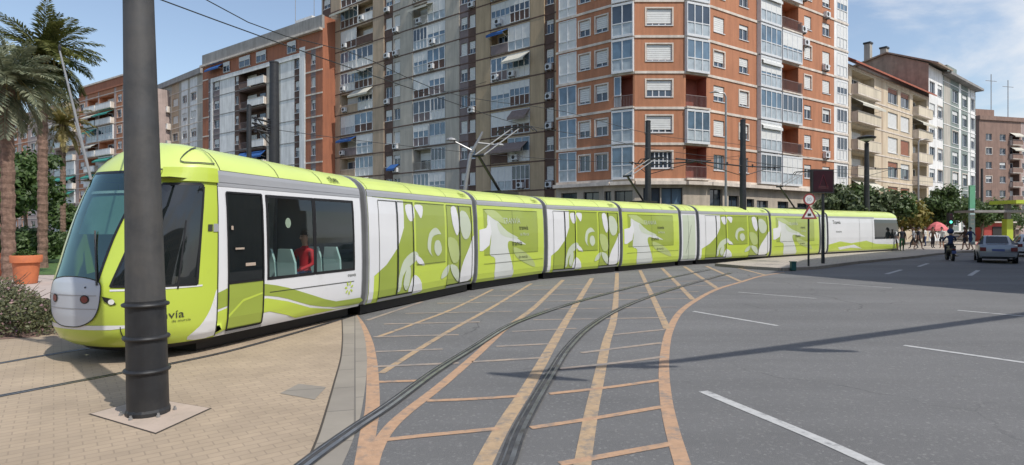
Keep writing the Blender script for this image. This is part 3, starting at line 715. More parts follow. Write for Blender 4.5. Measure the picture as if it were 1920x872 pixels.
# nose mask
nm = MB('mask')
MK = [(AN + x * NOSE, z) for x, z in ((.235, 1.06), (.225, .82), (.18, .66), (.09, .57), (0, .55), (-.09, .57), (-.18, .66), (-.225, .82), (-.235, 1.06), (-.19, 1.18), (0, 1.23), (.19, 1.18))]
cabtile(nm, smoothpoly(MK, 3), .014, False)
nm.use('seam'); LMK = smoothpoly(MK, 3); line(nm, m, LMK + LMK[:1], .014, .016, ac=AC)
for zz in (.80, .98): nm.use('greyp'); line(nm, m, [(AN - .21 * NOSE, zz), (AN + .21 * NOSE, zz)], .012, .017, ac=AC)
nm.build('nose_panel', tram, smooth=True, merge=True)
def disc(mb, a, z, r, off, n=14): cabtile(mb, [(a + r * math.cos(2 * math.pi * i / n), z + r * math.sin(2 * math.pi * i / n)) for i in range(n)], off)
for sg in (1, -1):
    o = MB('black'); disc(o, AN + sg * .125 * NOSE, .93, .06, .020); o.use('taill'); disc(o, AN + sg * .125 * NOSE, .93, .045, .024); o.build('tail_lamp', tram)
    h = MB('black'); pl = [(AN + sg * x * NOSE, z) for x, z in ((.245, .97), (.31, .94), (.345, .86), (.31, .85), (.265, .90))]
    cabtile(h, pl, .012, False); h.use('signw'); disc(h, AN + sg * .312 * NOSE, .895, .036, .018); h.build('headlight', tram)
o = MB('black'); disc(o, AN + .12 * NOSE, 1.09, .012, .02); o.build('coupling_pin', tram)
# windscreen
ws = MB('wind'); LW = [(wsa(z), z) for z in zs[1:]]
cabtile(ws, LW + [(2 * AN - a, z) for a, z in LW[::-1]], .006, False)
ws.use('black'); full = LW + [(2 * AN - a, z) for a, z in LW[::-1]]
line(ws, m, full + full[:1], .035, .009, ac=AC)
ws.build('windscreen', tram, smooth=True, merge=True)
sb = MB('blind'); tile(sb, [(AN - .36, 1.80), (AN + .34, 1.80), (AN + .42, 2.36), (AN - .44, 2.36)], m.near, AC, ZC, -.09); sb.build('sun_blind', tram, smooth=True, merge=True)
sb = MB('white'); tile(sb, [(AN - .44, 2.39), (AN + .42, 2.39), (AN + .43, 2.43), (AN - .47, 2.43)], m.near, AC, ZC, -.06); sb.build('blind_rail', tram)
wp = MB('black'); p0 = Vector(m.near(AN + .35, 1.12, .03)); p1 = Vector(m.near(AN + .1, 1.85, .03)); wp.tube([p0, p0.lerp(p1, .5), p1], .012, 6); wp.build('wiper', tram)
sw = MB('glassdark'); cabtile(sw, SWP, .008, False); sw.use('black'); line(sw, m, SWP + SWP[:1], .03, .010, ac=AC)
line(sw, m, [(1.02, 1.03), (1.02, 2.0)], .02, .012, ac=AC); sw.build('cab_side_window', tram, smooth=True, merge=True)
# roof of the cab
rf = MB('limesunlit')
tile(rf, rc(far_a, s1, 2.70, 3.08), m.near, AC, ZC)
tile(rf, rc(CAB, s1, 2.70, 3.08), m.far, [CAB + (s1 - CAB) * i / 6 for i in range(7)], ZC)
rf.use('seam')
for u in (1.50, 2.75, 3.9): tile(rf, rc(u, u + .013, 2.70, 3.07), m.near, None, ZC, .005)
line(rf, m, [(CAB, 2.705), (s1, 2.705)], .02, .006)
eye = smoothpoly([(.78, 2.84), (.98, 2.93), (1.18, 2.97), (1.36, 2.97), (1.42, 2.80), (1.40, 2.78), (.84, 2.78)], 3)
line(rf, m, eye + eye[:1], .013, .014, ac=AC)
line(rf, m, [(.1, 2.70), (WP, 2.70)], .012, .006, ac=AC)
rf.use('olive'); mtext(rf, m, 'tdm', .2, sx(628), 2.76, .012); rf.use('seam'); mtext(rf, m, 'tdm', .17, sx(630), 2.78, .014)
rf.build('roof', tram, smooth=True, merge=True)
vis = MB('lime'); tile(vis, rc(.52, WP, 2.56, 2.70), m.near, AC, ZC, .035); vis.grid([[m.near(a, 2.56, 0) for a in (.52, .7, .9, 1.1, 1.3, WP)], [m.near(a, 2.56, .035) for a in (.52, .7, .9, 1.1, 1.3, WP)]]); vis.face([m.near(.52, 2.56, 0), m.near(.52, 2.56, .035), m.near(.52, 2.70, .035), m.near(.52, 2.70, 0)]); vis.build('window_visor', tram)
c = MB('greyp'); tile(c, rc(WP, s1, 2.57, 2.70), m.near, None, ZC, .014); tile(c, rc(CAB, s1, 2.57, 2.70), m.far, None, ZC, .014)
tile(c, rc(WP, s1, 2.52, 2.57), m.near, None, ZC, .008); c.build('cant_rail', tram)
# door: dark glazed upper half, olive lower half
d = MB('olive'); tile(d, rc(XD0, XD1, .31, 1.03), m.near, None, ZC, .006)
d.use('lime'); tile(d, cl([(XD0 + .02, .5), (XD0 + .3, .72), (XD1 - .02, .80), (XD1 - .02, .83), (XD0 + .3, .76), (XD0 + .02, .55)]), m.near, None, ZC, .008, False)
d.use('black')
for L in ([(XD0, .31), (XD0, zdoor)], [(XD1, .31), (XD1, zdoor)], [(XD0, .31), (XD1, .31)], [(XD0, zdoor), (XD1, zdoor)], [(XD0, 1.035), (XD1, 1.035)]): line(d, m, L, .03, .014)
dd = d.build('door', tram)
g = MB('glassdark'); tile(g, rc(XD0, XD1, 1.04, zdoor), m.near, None, ZC, .002); g.build('door_glass', dd)
for rr_, oo in ((rc(XD0 + .12, XD0 + .30, 1.55, 1.58), .03), (rc(XD0 + .05, XD0 + .09, 1.86, 1.92), .03)):
    g = MB('slab'); tile(g, rr_, m.near, None, ZC, oo); g.build('handle', dd)
g = MB('slab'); tile(g, rc(XD0 + .34, XD0 + .55, 1.28, 1.33), m.near, None, ZC, .012); g.build('notice', dd)
st = MB('greyp'); tile(st, rc(XD0, XD1, .25, .29), m.near, None, ZC, .03); st.build('door_sill', tram)
XM = sx(591)
for a, bq in ((XW0, XM - .02), (XM + .02, XW1)):
    w = MB('black')
    for L in ([(a, 1.02), (a, 2.44)], [(bq, 1.02), (bq, 2.44)], [(a, 1.04), (bq, 1.04)], [(a, 2.42), (bq, 2.42)]): line(w, m, L, .05, .006)
    wo = w.build('window', tram); g = MB('glassr'); tile(g, rc(a, bq, 1.02, 2.44), m.near, None, ZC, .001); g.build('pane', wo)
g = MB('glassr'); tile(g, rc(2.3, 4.9, 1.02, 2.44), m.far, None, ZC, 0)
g.use('black'); 
for x in (2.3, 3.6, 4.9): tile(g, rc(x - .03, x + .03, 1.02, 2.44), m.far, None, ZC, .004)
g.build('far_windows', tram)
sgn = MB('pale'); sc_, sz_ = m.sz(543, 418); tile(sgn, [(sc_ + .07 * math.cos(t), sz_ + .09 * math.sin(t)) for t in [2 * math.pi * i / 14 for i in range(14)]], m.near, None, ZC, -.01); sgn.build('sticker', tram)
# lining
i_ = MB('inter')
def slab(x0, x1, v0, v1, z): i_.face([m.pt(x0, v0, z), m.pt(x1, v0, z), m.pt(x1, v1, z), m.pt(x0, v1, z)])
slab(.5, s1, -1.0, 1.0, .36); slab(.7, s1, -1.0, 1.0, 2.60)
i_.face([m.pt(1.9, -1.08, .36), m.pt(1.9, 1.08, .36), m.pt(1.9, 1.04, 2.6), m.pt(1.9, -1.04, 2.6)])
i_.face([m.pt(s1, -1.08, .36), m.pt(s1, 1.08, .36), m.pt(s1, 1.04, 2.6), m.pt(s1, -1.04, 2.6)])
i_.build('lining', tram)
db = MB('black'); P = [m.pt(.35, .75, .9), m.pt(1.0, 1.0, .9), m.pt(1.0, -1.0, .9), m.pt(.35, -.75, .9), m.pt(.4, .75, 1.12), m.pt(1.0, .95, 1.2), m.pt(1.0, -.95, 1.2), m.pt(.4, -.75, 1.12)]; db.hexa(P); db.build('dashboard', tram)
def seat(x, v, face):
    s = MB('seat')
    for vv in (v - .23, v + .23):
        P = []
        for z, xo in ((.36, 0), (.40, 0)): pass
        b0 = x; t = .05 * face
        prof = [(0, .82), (0, .95), (-.02, 1.25), (-.06, 1.50)]
        for (xa, za), (xb, zb) in zip(prof, prof[1:]):
            s.hexa([m.pt(b0 + xa * face, vv - .2, za), m.pt(b0 + (xa - .05) * face, vv - .2, za), m.pt(b0 + (xa - .05) * face, vv + .2, za), m.pt(b0 + xa * face, vv + .2, za),
                    m.pt(b0 + xb * face, vv - (.2 if zb < 1.4 else .14), zb), m.pt(b0 + (xb - .05) * face, vv - (.2 if zb < 1.4 else .14), zb), m.pt(b0 + (xb - .05) * face, vv + (.2 if zb < 1.4 else .14), zb), m.pt(b0 + xb * face, vv + (.2 if zb < 1.4 else .14), zb)])
        s.hexa([m.pt(b0, vv - .2, .76), m.pt(b0 + .42 * face, vv - .2, .76), m.pt(b0 + .42 * face, vv + .2, .76), m.pt(b0, vv + .2, .76),
                m.pt(b0, vv - .2, .84), m.pt(b0 + .42 * face, vv - .2, .84), m.pt(b0 + .42 * face, vv + .2, .84), m.pt(b0, vv + .2, .84)])
    s.use('black'); c = m.pt(b0 + .2 * face, v, .56); s.box(c, (.12, .12, .42)); s.build('seat', tram)
SEATX = sx(545)
def s_at(m, px, v):
    k = (px - CX) / F; o = m.pf + m.N * (v - m.hw); return (k * o.y - o.x) / (m.S.x - k * m.S.y)
seat(s_at(m, 522, .55), .55, 1); seat(s_at(m, 608, .55), .55, 1); seat(s_at(m, 560, -.6), -.6, 1); seat(s_at(m, 640, -.6), -.6, 1)
SEATED = s_at(m, 572, .42)
sk = MB('black'); rows = []
for a in AC:
    if a > CAB: break
    rows.append([m.near(a, .30, -.06), m.near(a, .16, -.16)])
sk.grid(rows); sk.build('front_skirt', tram); under(m, 1.3, s1, .82).build('underframe', tram)

# ---- far end cab
m = mods[-1][1]; s1 = m.L - TR
AC2 = [CAB - NOSE * 2 + NOSE * 2 * i / 28 for i in range(29)] + [m.L]
body = MB('white'); tile(body, rc(far_a, s1, .24, 2.57), m.near, AC2, ZC); tile(body, rc(CAB, s1, .24, 2.57), m.far, None, ZC); ends(m, body, (s1,))
body.use('lime'); sx2 = m.s_of
q = [(s1, .27), (s1, .75), (s1 - 1.5, .95), (s1 - 3.0, .8), (s1 - 5.2, .95), (s1 - 6.6, .70), (2.0, .62), (.6, .72), (.5, .27)]
tile(body, q, m.near, AC2, ZC, .006, False)
body.use('white'); tile(body, [(s1 - 1.2, .55), (s1 - 3.4, .7), (s1 - 4.6, .4), (s1 - 3.0, .5), (s1 - 1.5, .38)], m.near, AC2, ZC, .010, False)
body.use('seam')
mtext(body, m, 'Tranvía', .34, sx2(1562), 2.12, .012, True); mtext(body, m, 'de murcia', .18, sx2(1568), 1.55, .012, True)
for a in (sx2(1612), sx2(1636)): line(body, m, [(a, .3), (a, 2.5)], .02, .010)
bb_ = body.build('cab_body', tram)
g = MB('glassdark'); tile(g, rc(.75, sx2(1640), 1.05, 2.45), m.near, AC2, ZC, .012); g.build('window', tram)
r = MB('limesunlit'); tile(r, rc(far_a, s1, 2.57, 3.08), m.near, AC2, ZC); tile(r, rc(CAB, s1, 2.57, 3.08), m.far, None, ZC); r.build('roof', tram)
c = MB('greyp'); tile(c, rc(sx2(1640), s1, 2.52, 2.62), m.near, None, ZC, .012); c.build('cant_rail', tram); under(m, .6, s1).build('underframe', tram)

# ---- pantographs on the roofs
def panto(m, px_base, px_knee, py_knee, px_head, py_head):
    p = MB('black'); a = m.s_of(px_base); 
    def at(px, py, v):
        # on the car's centre line plane shifted by v
        k = (px - CX) / F; o = m.pf + m.N * (v - m.hw); t = (k * o.y - o.x) / (m.S.x - k * m.S.y); Y = o.y + m.S.y * t; return t, wz(py, Y)
    tb, _ = at(px_base, 350, 0); tk, zk = at(px_knee, py_knee, 0); th, zh = at(px_head, py_head, 0)
    zk = min(zk, 4.6); zh = min(zh, 5.6)
    p.hexa([m.pt(tb - .6, .4, 3.06), m.pt(tb + .6, .4, 3.06), m.pt(tb + .6, -.4, 3.06), m.pt(tb - .6, -.4, 3.06), m.pt(tb - .6, .4, 3.16), m.pt(tb + .6, .4, 3.16), m.pt(tb + .6, -.4, 3.16), m.pt(tb - .6, -.4, 3.16)])
    p.tube([m.pt(tb, 0, 3.15), m.pt(tk, 0, zk)], .05, 8); p.tube([m.pt(tk, -.22, zk), m.pt(tk, .22, zk)], .045, 8)
    po = p.build('pantograph', tram)
    u = MB('galv')
    for v in (-.2, .2): u.tube([m.pt(tk, v, zk), m.pt(th, v * .9, zh)], .024, 6)
    u.build('upper_arm', po)
    h = MB('darkmetal')
    for o in (-.14, .14): h.tube([m.pt(th + o, -.8, zh - .18), m.pt(th + o, -.62, zh), m.pt(th + o, .62, zh), m.pt(th + o, .8, zh - .18)], .025, 6)
    h.tube([m.pt(th - .14, .2, zh - .02), m.pt(th + .14, .2, zh - .02)], .02, 6); h.tube([m.pt(th - .14, -.2, zh - .02), m.pt(th + .14, -.2, zh - .02)], .02, 6); h.build('collector_head', po)
panto(mods[2][1], 938, 897, 292, 968, 240)
panto(mods[4][1], 1207, 1176, 330, 1225, 297)
panto(mods[7][1], 1490, 1462, 350, 1510, 318)
# ------------------------------------------------------------------ buildings
class Fr:
    def __init__(s, p0, p1): s.p0 = Vector(p0); s.p1 = Vector(p1); s.L = (s.p1 - s.p0).length; s.u = (s.p1 - s.p0) / s.L; s.n = Vector((s.u.y, -s.u.x))
    def pt(s, u, o, z): p = s.p0 + s.u * u + s.n * o; return (p.x, p.y, z)
    def up(s, px): k = (px - CX) / F; return (k * s.p0.y - s.p0.x) / (s.u.x - k * s.u.y)
    def z(s, px, py): return wz(py, s.p0.y + s.u.y * s.up(px))
def fbox(b, fr, u0, u1, z0, z1, o0, o1):
    b.hexa([fr.pt(u0, o1, z0), fr.pt(u1, o1, z0), fr.pt(u1, o0, z0), fr.pt(u0, o0, z0), fr.pt(u0, o1, z1), fr.pt(u1, o1, z1), fr.pt(u1, o0, z1), fr.pt(u0, o0, z1)])
def fq(b, fr, u0, u1, z0, z1, o): b.face([fr.pt(u0, o, z0), fr.pt(u1, o, z0), fr.pt(u1, o, z1), fr.pt(u0, o, z1)])
class Bld:
    """a building: wall mesh, collected parts (each window, balcony, awning its own mesh), roof"""
    def __init__(s, name, label, cat, p, wallmat, group=None):
        s.t = thing(name, label, cat, (p[0], p[1], 0), 0, group); s.w = MB(wallmat); s.base = wallmat; s.parts = {}; s.rng = random.Random(hash(label) % 997 if False else len(label) * 7 + int(p[0]))
    def part(s, name, prio, fn): s.parts.setdefault(name, []).append((prio, fn))
    def wall(s, fr, z0, z1, ops, matf=None, u0=0, u1=None, cuts=(), reveal=None, wm_=None):
        u1 = fr.L if u1 is None else u1; base = s.w.cur
        us = sorted({u0, u1, *cuts, *[o[0] for o in ops], *[o[1] for o in ops]}); us = [u for u in us if u0 - 1e-6 <= u <= u1 + 1e-6]
        zs = sorted({z0, z1, *[o[2] for o in ops], *[o[3] for o in ops]}); zs = [z for z in zs if z0 <= z <= z1]
        for i in range(len(us) - 1):
            cu = (us[i] + us[i + 1]) / 2
            if us[i + 1] - us[i] < 1e-4: continue
            s.w.use(matf(cu) if matf else (wm_ or s.base))
            run = None
            for j in range(len(zs) - 1):
                cz = (zs[j] + zs[j + 1]) / 2
                hole = any(o[0] < cu < o[1] and o[2] < cz < o[3] for o in ops)
                if hole:
                    if run is not None: fq(s.w, fr, us[i], us[i + 1], run, zs[j], 0); run = None
                elif run is None: run = zs[j]
            if run is not None: fq(s.w, fr, us[i], us[i + 1], run, zs[-1], 0)
        for o in ops:
            a, b, c, d, dep = o[:5]
            if reveal: s.w.use(reveal)
            else: s.w.use(matf((a + b) / 2) if matf else s.base)
            for q in ((fr.pt(a, 0, c), fr.pt(b, 0, c), fr.pt(b, -dep, c), fr.pt(a, -dep, c)), (fr.pt(a, 0, d), fr.pt(a, -dep, d), fr.pt(b, -dep, d), fr.pt(b, 0, d)),
                      (fr.pt(a, 0, c), fr.pt(a, -dep, c), fr.pt(a, -dep, d), fr.pt(a, 0, d)), (fr.pt(b, 0, c), fr.pt(b, 0, d), fr.pt(b, -dep, d), fr.pt(b, -dep, c))): s.w.face(q)
            if dep > .3: fq(s.w, fr, a, b, c, d, -dep)
        s.w.cur = base
    # --- part kinds
    def window(s, fr, u0, u1, z0, z1, dep=.16, shut=None, mull=1, fm='alu', sm='shut', surround=None, pane='pane'):
        if shut is None: shut = s.rng.choice([0, .15, .3, .5, .5, .75, 1, 1])
        y = fr.pt((u0 + u1) / 2, 0, 0)[1]
        def fn(m, p):
            w = .055; m.use(fm)
            for a, b, c, d in ((u0, u1, z0, z0 + w), (u0, u1, z1 - w, z1), (u0, u0 + w, z0 + w, z1 - w), (u1 - w, u1, z0 + w, z1 - w)): fbox(m, fr, a, b, c, d, -dep, -dep + .07)
            fbox(m, fr, u0 - .06, u1 + .06, z0 - .07, z0 - .003, -.10, .06)
            if surround:
                m.use(surround); q = .12
                for a, b, c, d in ((u0 - q, u0 - .002, z0 - .08, z1 + q), (u1 + .002, u1 + q, z0 - .08, z1 + q), (u0, u1, z1 + .002, z1 + q)): fbox(m, fr, a, b, c, d, -.02, .045)
                m.use(fm)
            zt = z1 - w - (z1 - z0 - 2 * w) * shut
            if shut < .97:
                for k in range(1, mull + 1):
                    x = u0 + (u1 - u0) * k / (mull + 1); fbox(m, fr, x - .04, x + .04, z0 + w, zt, -dep + .003, -dep + .06)
                if mull > 3: fbox(m, fr, u0 + w, u1 - w, z0 + (z1 - z0) * .42, z0 + (z1 - z0) * .42 + .06, -dep + .002, -dep + .055)
            if shut > 0:
                m.use(sm); n = max(1, int((z1 - w - zt) / .16))
                for k in range(n):
                    h = (z1 - w - zt) / n; fbox(m, fr, u0 + w + .002, u1 - w - .002, zt + k * h, zt + (k + 1) * h - .02, -dep + .004, -dep + .085)
                fq(m, fr, u0 + w, u1 - w, zt, z1 - w, -dep + .01)
            p.use(pane)
            if shut < .97: fq(p, fr, u0 + w, u1 - w, z0 + w, zt, -dep + .012)
        s.part('window', (u1 - u0) * (z1 - z0) / y ** 2, fn)
    def gallery(s, fr, u0, u1, z0, z1, out=.0, n=3, low=.38, pane='paneb', fm='alu', shut=0, lowm='glpanel'):
        y = fr.pt((u0 + u1) / 2, 0, 0)[1]
        def fn(m, p):
            m.use(fm); w = .07; zm = z0 + (z1 - z0) * low
            for a, b, c, d in ((u0, u1, z0, z0 + w), (u0, u1, z1 - w, z1), (u0, u0 + w, z0 + w, z1 - w), (u1 - w, u1, z0 + w, z1 - w), (u0 + w, u1 - w, zm - .04, zm + .04)): fbox(m, fr, a, b, c, d, out - .08, out)
            for k in range(1, n):
                x = u0 + (u1 - u0) * k / n; fbox(m, fr, x - .045, x + .045, z0 + w, z1 - w, out - .075, out - .004)
            if out > .2:
                for x in (u0, u1 - .04): fbox(m, fr, x, x + .04, z0, z1, 0, out - .08)
                fbox(m, fr, u0, u1, z0 - .12, z0 - .003, 0.002, out); fbox(m, fr, u0, u1, z1 + .003, z1 + .1, 0.002, out)
            m.use(lowm); fq(m, fr, u0 + w, u1 - w, z0 + w, zm - .04, out - .05)
            if shut:
                m.use('shut'); zt = z1 - (z1 - z0) * (1 - low) * shut; fbox(m, fr, u0 + w, u1 - w, zt, z1 - w - .003, out - .07, out - .02)
            p.use(pane); fq(p, fr, u0 + w, u1 - w, zm + .04, z1 - w, out - .045)
        s.part('window', (u1 - u0) * (z1 - z0) / y ** 2, fn)
    def railing(s, fr, u0, u1, z0, h=1.0, out=.0, kind='bars', m_='railing'):
        def fn(m, p):
            if kind == 'bars':
                m.use(m_); fbox(m, fr, u0, u1, z0 + h - .05, z0 + h, out - .05, out); fbox(m, fr, u0, u1, z0 + .06, z0 + .1, out - .04, out - .005)
                k = int((u1 - u0) / .13)
                for i in range(k + 1): x = u0 + (u1 - u0 - .02) * i / max(k, 1); fbox(m, fr, x, x + .022, z0 + .1, z0 + h - .05, out - .035, out - .012)
            else:
                m.use(m_); fbox(m, fr, u0, u1, z0, z0 + h, out - .12, out); m.use('band'); fbox(m, fr, u0 - .02, u1 + .02, z0 + h + .002, z0 + h + .06, out - .15, out + .03)
            if out > .3:
                for x in (u0, u1 - .1): fbox(m, fr, x, x + .1, z0, z0 + h - .003, .002, out - .125)
        s.part('balcony_railing' if kind == 'bars' else 'balcony_parapet', 1 / fr.pt(u0, 0, 0)[1], fn)
    def slab_(s, fr, u0, u1, z, out, t=.14, m_='band'):
        def fn(m, p): m.use(m_); fbox(m, fr, u0, u1, z - t, z, .002, out)
        s.part('balcony_slab', 1, fn)
    def awning(s, fr, u0, u1, z1, out, drop, m_='awn'):
        def fn(m, p):
            m.use(m_); t = .03
            m.hexa([fr.pt(u0, out, z1 - drop), fr.pt(u1, out, z1 - drop), fr.pt(u1, .02, z1), fr.pt(u0, .02, z1), fr.pt(u0, out, z1 - drop + t), fr.pt(u1, out, z1 - drop + t), fr.pt(u1, .02, z1 + t), fr.pt(u0, .02, z1 + t)])
            fbox(m, fr, u0, u1, z1 - drop - .22, z1 - drop - .002, out - .02, out)
            m.use('galv')
            for x in (u0 + .05, u1 - .07): m.tube([fr.pt(x, .02, z1 - .9), fr.pt(x, out - .03, z1 - drop - .03)], .02, 5)
        s.part('awning', 1, fn)
    def ac(s, fr, u, z, out=.0):
        def fn(m, p):
            m.use('alu'); fbox(m, fr, u, u + .8, z, z + .55, out + .05, out + .38)
            m.use('dark'); c = Vector(fr.pt(u + .3, out + .385, z + .28)); uu = Vector((fr.u.x, fr.u.y, 0))
            m.face([c + (uu * math.cos(t) + Vector((0, 0, 1)) * math.sin(t)) * .21 for t in [2 * math.pi * i / 12 for i in range(12)]])
            m.use('galv'); fbox(m, fr, u + .1, u + .14, z - .15, z - .002, out, out + .35); fbox(m, fr, u + .65, u + .69, z - .15, z - .002, out, out + .35)
        s.part('air_conditioner', 1, fn)
    def bands(s, fr, zs, out=.06, h=.22, m_='band', u0=0, u1=None, gaps=()):
        s.w.use(m_)
        for z in zs:
            fbox(s.w, fr, u0, fr.L if u1 is None else u1, z - h, z, .003, out)
    def body(s, pts, z1, roofm='concr', roofz=None):
        """closing walls (back) and flat roof for the footprint"""
        s.w.use(roofm); s.w.face([(p[0], p[1], z1) for p in pts])
    def done(s):
        s.w.build('wall', s.t)
        for name, L in s.parts.items():
            L.sort(key=lambda e: -e[0])
            for i, (pr, fn) in enumerate(L[:98]):
                m, p = MB(), MB(); fn(m, p); o = m.build(name, s.t)
                if p.f: p.build('pane', o)
            if len(L) > 98:
                m, p = MB(), MB()
                for pr, fn in L[98:]: fn(m, p)
                o = m.build(name + 's', s.t, kind='stuff')
                if p.f: p.build('panes', o, kind='stuff')
def along(p, px, dx, dy):
    k = (px - CX) / F; t = (k * p[1] - p[0]) / (dx - k * dy); return (p[0] + dx * t, p[1] + dy * t)

# ===== corner building of red brick
B_ = (wx(1148, 48.6), 48.6); C_ = (wx(1190, 47.6), 47.6); D_ = (wx(1283, 47.6), 47.6); E_ = (wx(1327, 48.6), 48.6)
A2 = along(B_, 1043, -1.15, 1); F2 = along(E_, 1590, 1.46, 1)
bk = Bld('brick_apartment_building', 'red brick corner block of flats with pale floor bands and glazed corner bays', 'building', C_, 'brick')
fl, fb1, fc, fb2, frt = Fr(A2, B_), Fr(B_, C_), Fr(C_, D_), Fr(D_, E_), Fr(E_, F2)
Z0 = 5.84; FH = 2.9; NF = 8; ZT = Z0 + FH * NF
rg = random.Random(5)
def bmat(fr_):
    return None
# left facade
U = fl.up; ops = []
for k in range(NF):
    z = Z0 + k * FH
    for a, b in ((1086, 1106), (1117, 1139)):
        ops.append((U(a), U(b), z + .85, z + 2.2, .16)); bk.window(fl, U(a), U(b), z + .85, z + 2.2, shut=[0, .6, .9, .9, .6, .6, 1, .8][k] if a < 1100 else [0, .45, .5, .8, .8, 1, .5, .6][k], surround='band')
    ops.append((U(1048), U(1081), z + .02, z + 2.62, .5)); 
    if k in (0, 1, 2) : bk.gallery(fl, U(1048), U(1081), z + .02, z + 2.62, .05, 2, .4)
    else: bk.gallery(fl, U(1048), U(1081), z + .02, z + 2.62, .05, 2, .3, pane='shut', lowm='shut')
bk.wall(fl, Z0, ZT, ops)
bk.bands(fl, [Z0 + k * FH + .02 for k in range(NF + 1)], .07, .2)
# chamfer bays
for fr, seed in ((fb1, 1), (fb2, 2)):
    ops = []
    for k in range(NF):
        z = Z0 + k * FH; opn = (k == 2 or (seed == 2 and k == 0))
        ops.append((.15, fr.L - .15, z + .05, z + 2.66, 1.1))
        if opn:
            bk.railing(fr, .15, fr.L - .15, z + .05, 1.0, .05); bk.slab_(fr, 0, fr.L, z + .04, .35)
            if seed == 1 : bk.gallery(fr, .15, .75, z + .08, z + 2.66, .0, 1, .4)
        else:
            bk.gallery(fr, .04, fr.L - .04, z + .08, z + 2.62, .32, 2 if seed == 1 else 3, .40, pane='paneb' if k < 4 or k == 5 else 'pane'); 
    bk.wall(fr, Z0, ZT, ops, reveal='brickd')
    bk.bands(fr, [Z0 + k * FH + .02 for k in range(NF + 1)], .08, .2)
ops = []
for k in range(NF):
    z = Z0 + k * FH; ops.append((fc.up(1212), fc.up(1260), z + .85, z + 2.2, .16))
    bk.window(fc, fc.up(1212), fc.up(1260), z + .85, z + 2.2, shut=[0, .85, .6, .95, .9, .95, .7, 1][k], mull=3 if k else 5, surround='band')
bk.wall(fc, Z0, ZT, ops); bk.bands(fc, [Z0 + k * FH + .02 for k in range(NF + 1)], .07, .2)
# right facade
U = frt.up; ops = []
gal = {0: 'gs', 1: 'so', 2: 'gg', 3: 'so', 4: 'gs', 5: 'so', 6: 'sg', 7: 'gs'}
for k in range(NF):
    z = Z0 + k * FH
    for a, b, sh in ((1338, 1358, .9), (1386, 1403, .75), (1508, 1521, .8), (1542, 1556, .85)):
        s_ = 0 if (k == 0 and a < 1400) else max(0, min(1, sh + rg.choice([-.5, -.2, .1, .15])))
        ops.append((U(a), U(b), z + .85, z + 2.15, .16)); bk.window(frt, U(a), U(b), z + .85, z + 2.15, shut=s_, surround='band' if rg.random() < .3 else None)
    for (a, b), ch in zip(((1419, 1458), (1460, 1497)), gal[k]):
        ops.append((U(a), U(b), z + .04, z + 2.64, 1.3))
        if ch == 'g': bk.gallery(frt, U(a), U(b), z + .06, z + 2.6, .42, 4, .42, pane='paneb' if rg.random() < .6 else 'pane', shut=rg.choice([0, 0, .35]))
        elif ch == 's': bk.gallery(frt, U(a), U(b), z + .06, z + 2.6, .42, 4, .40, shut=rg.choice([.85, 1, 1]))
        else: bk.railing(frt, U(a), U(b), z + .05, 1.0, .42); bk.slab_(frt, U(a), U(b), z + .04, .42)
        if ch == 's' and k in (1, 3, 5): bk.awning(frt, U(a) + .1, U(b) - .1, z + 2.55, .6, .35, 'shut')
    ops.append((U(1569), U(1588), z + .15, z + 2.5, .3)); bk.gallery(frt, U(1569), U(1588), z + .15, z + 2.5, .03, 3, .45, pane='pane' if rg.random() < .5 else 'paneb', shut=rg.choice([0, .5, 1]), lowm='shut')
ops2 = [o for o in ops]
uc = U(1564)
bk.wall(frt, Z0, ZT, ops2, matf=lambda u: 'whitew' if u > uc else 'brick', cuts=(uc,))
bk.bands(frt, [Z0 + k * FH + .02 for k in range(NF + 1)], .07, .2)
for a, z in ((1498, Z0 + FH * 5 + .3), (1503, Z0 + FH * 4 + 2.0), (1541, Z0 + FH * 4 + .2), (1542, Z0 + FH * 1 + .1), (1543, Z0 + 5.9 * FH), (1500, Z0 + 6.2 * FH)): bk.ac(frt, U(a), z)
# stone ground floor
bk.w.use('stone'); GO = {}
def gfl(fr, L, z0=.0):
    ops = [(fr.up(a), fr.up(b), z0 + .3, zt, .35) for a, b, zt in L]
    bk.wall(fr, 0, Z0, ops, matf=lambda u: 'stone', reveal='stone')
    for (a, b, zt) in L:
        def fn(m, p, a=a, b=b, zt=zt):
            u0, u1 = fr.up(a), fr.up(b); m.use('darkmetal')
            for q in ((u0, u1, .3, .38), (u0, u1, zt - .08, zt), (u0, u0 + .06, .38, zt - .08), (u1 - .06, u1, .38, zt - .08), ((u0 + u1) / 2 - .03, (u0 + u1) / 2 + .03, .38, zt - .08)): fbox(m, fr, *q, -.30, -.22)
            p.use('paneb' if (a in (1240, 1325)) else 'pane'); fq(p, fr, u0 + .06, u1 - .06, .38, zt - .08, -.26)
        bk.part('shop_window', 1, fn)
gfl(fl, [(1052, 1082, 4.9), (1094, 1123, 4.9), (1133, 1146, 4.9)]); gfl(fb1, [(1152, 1186, 4.9)]); gfl(fc, [(1206, 1238, 5.1), (1240, 1280, 5.1)]); gfl(fb2, [(1288, 1300, 3)])
gfl(frt, [(1331, 1355, 5.1), (1366, 1386, 4.6), (1400, 1414, 4.4), (1419, 1440, 4.3), (1458, 1478, 4.3), (1495, 1515, 4.2), (1530, 1550, 4.0)])
bk.w.use('band')
for fr in (fl, fb1, fc, fb2, frt): fbox(bk.w, fr, 0, fr.L, Z0 - .5, Z0 - .22, .004, .55)
back1 = (A2[0] + 9, A2[1] + 10); back2 = (F2[0] - 8, F2[1] + 12)
bk.w.use('brick')
for p, q in ((A2, back1), (F2, back2), (back1, back2)): bk.w.face([(p[0], p[1], 0), (q[0], q[1], 0), (q[0], q[1], ZT), (p[0], p[1], ZT)])
bk.body([A2, B_, C_, D_, E_, F2, back2, back1], ZT); bk.done()

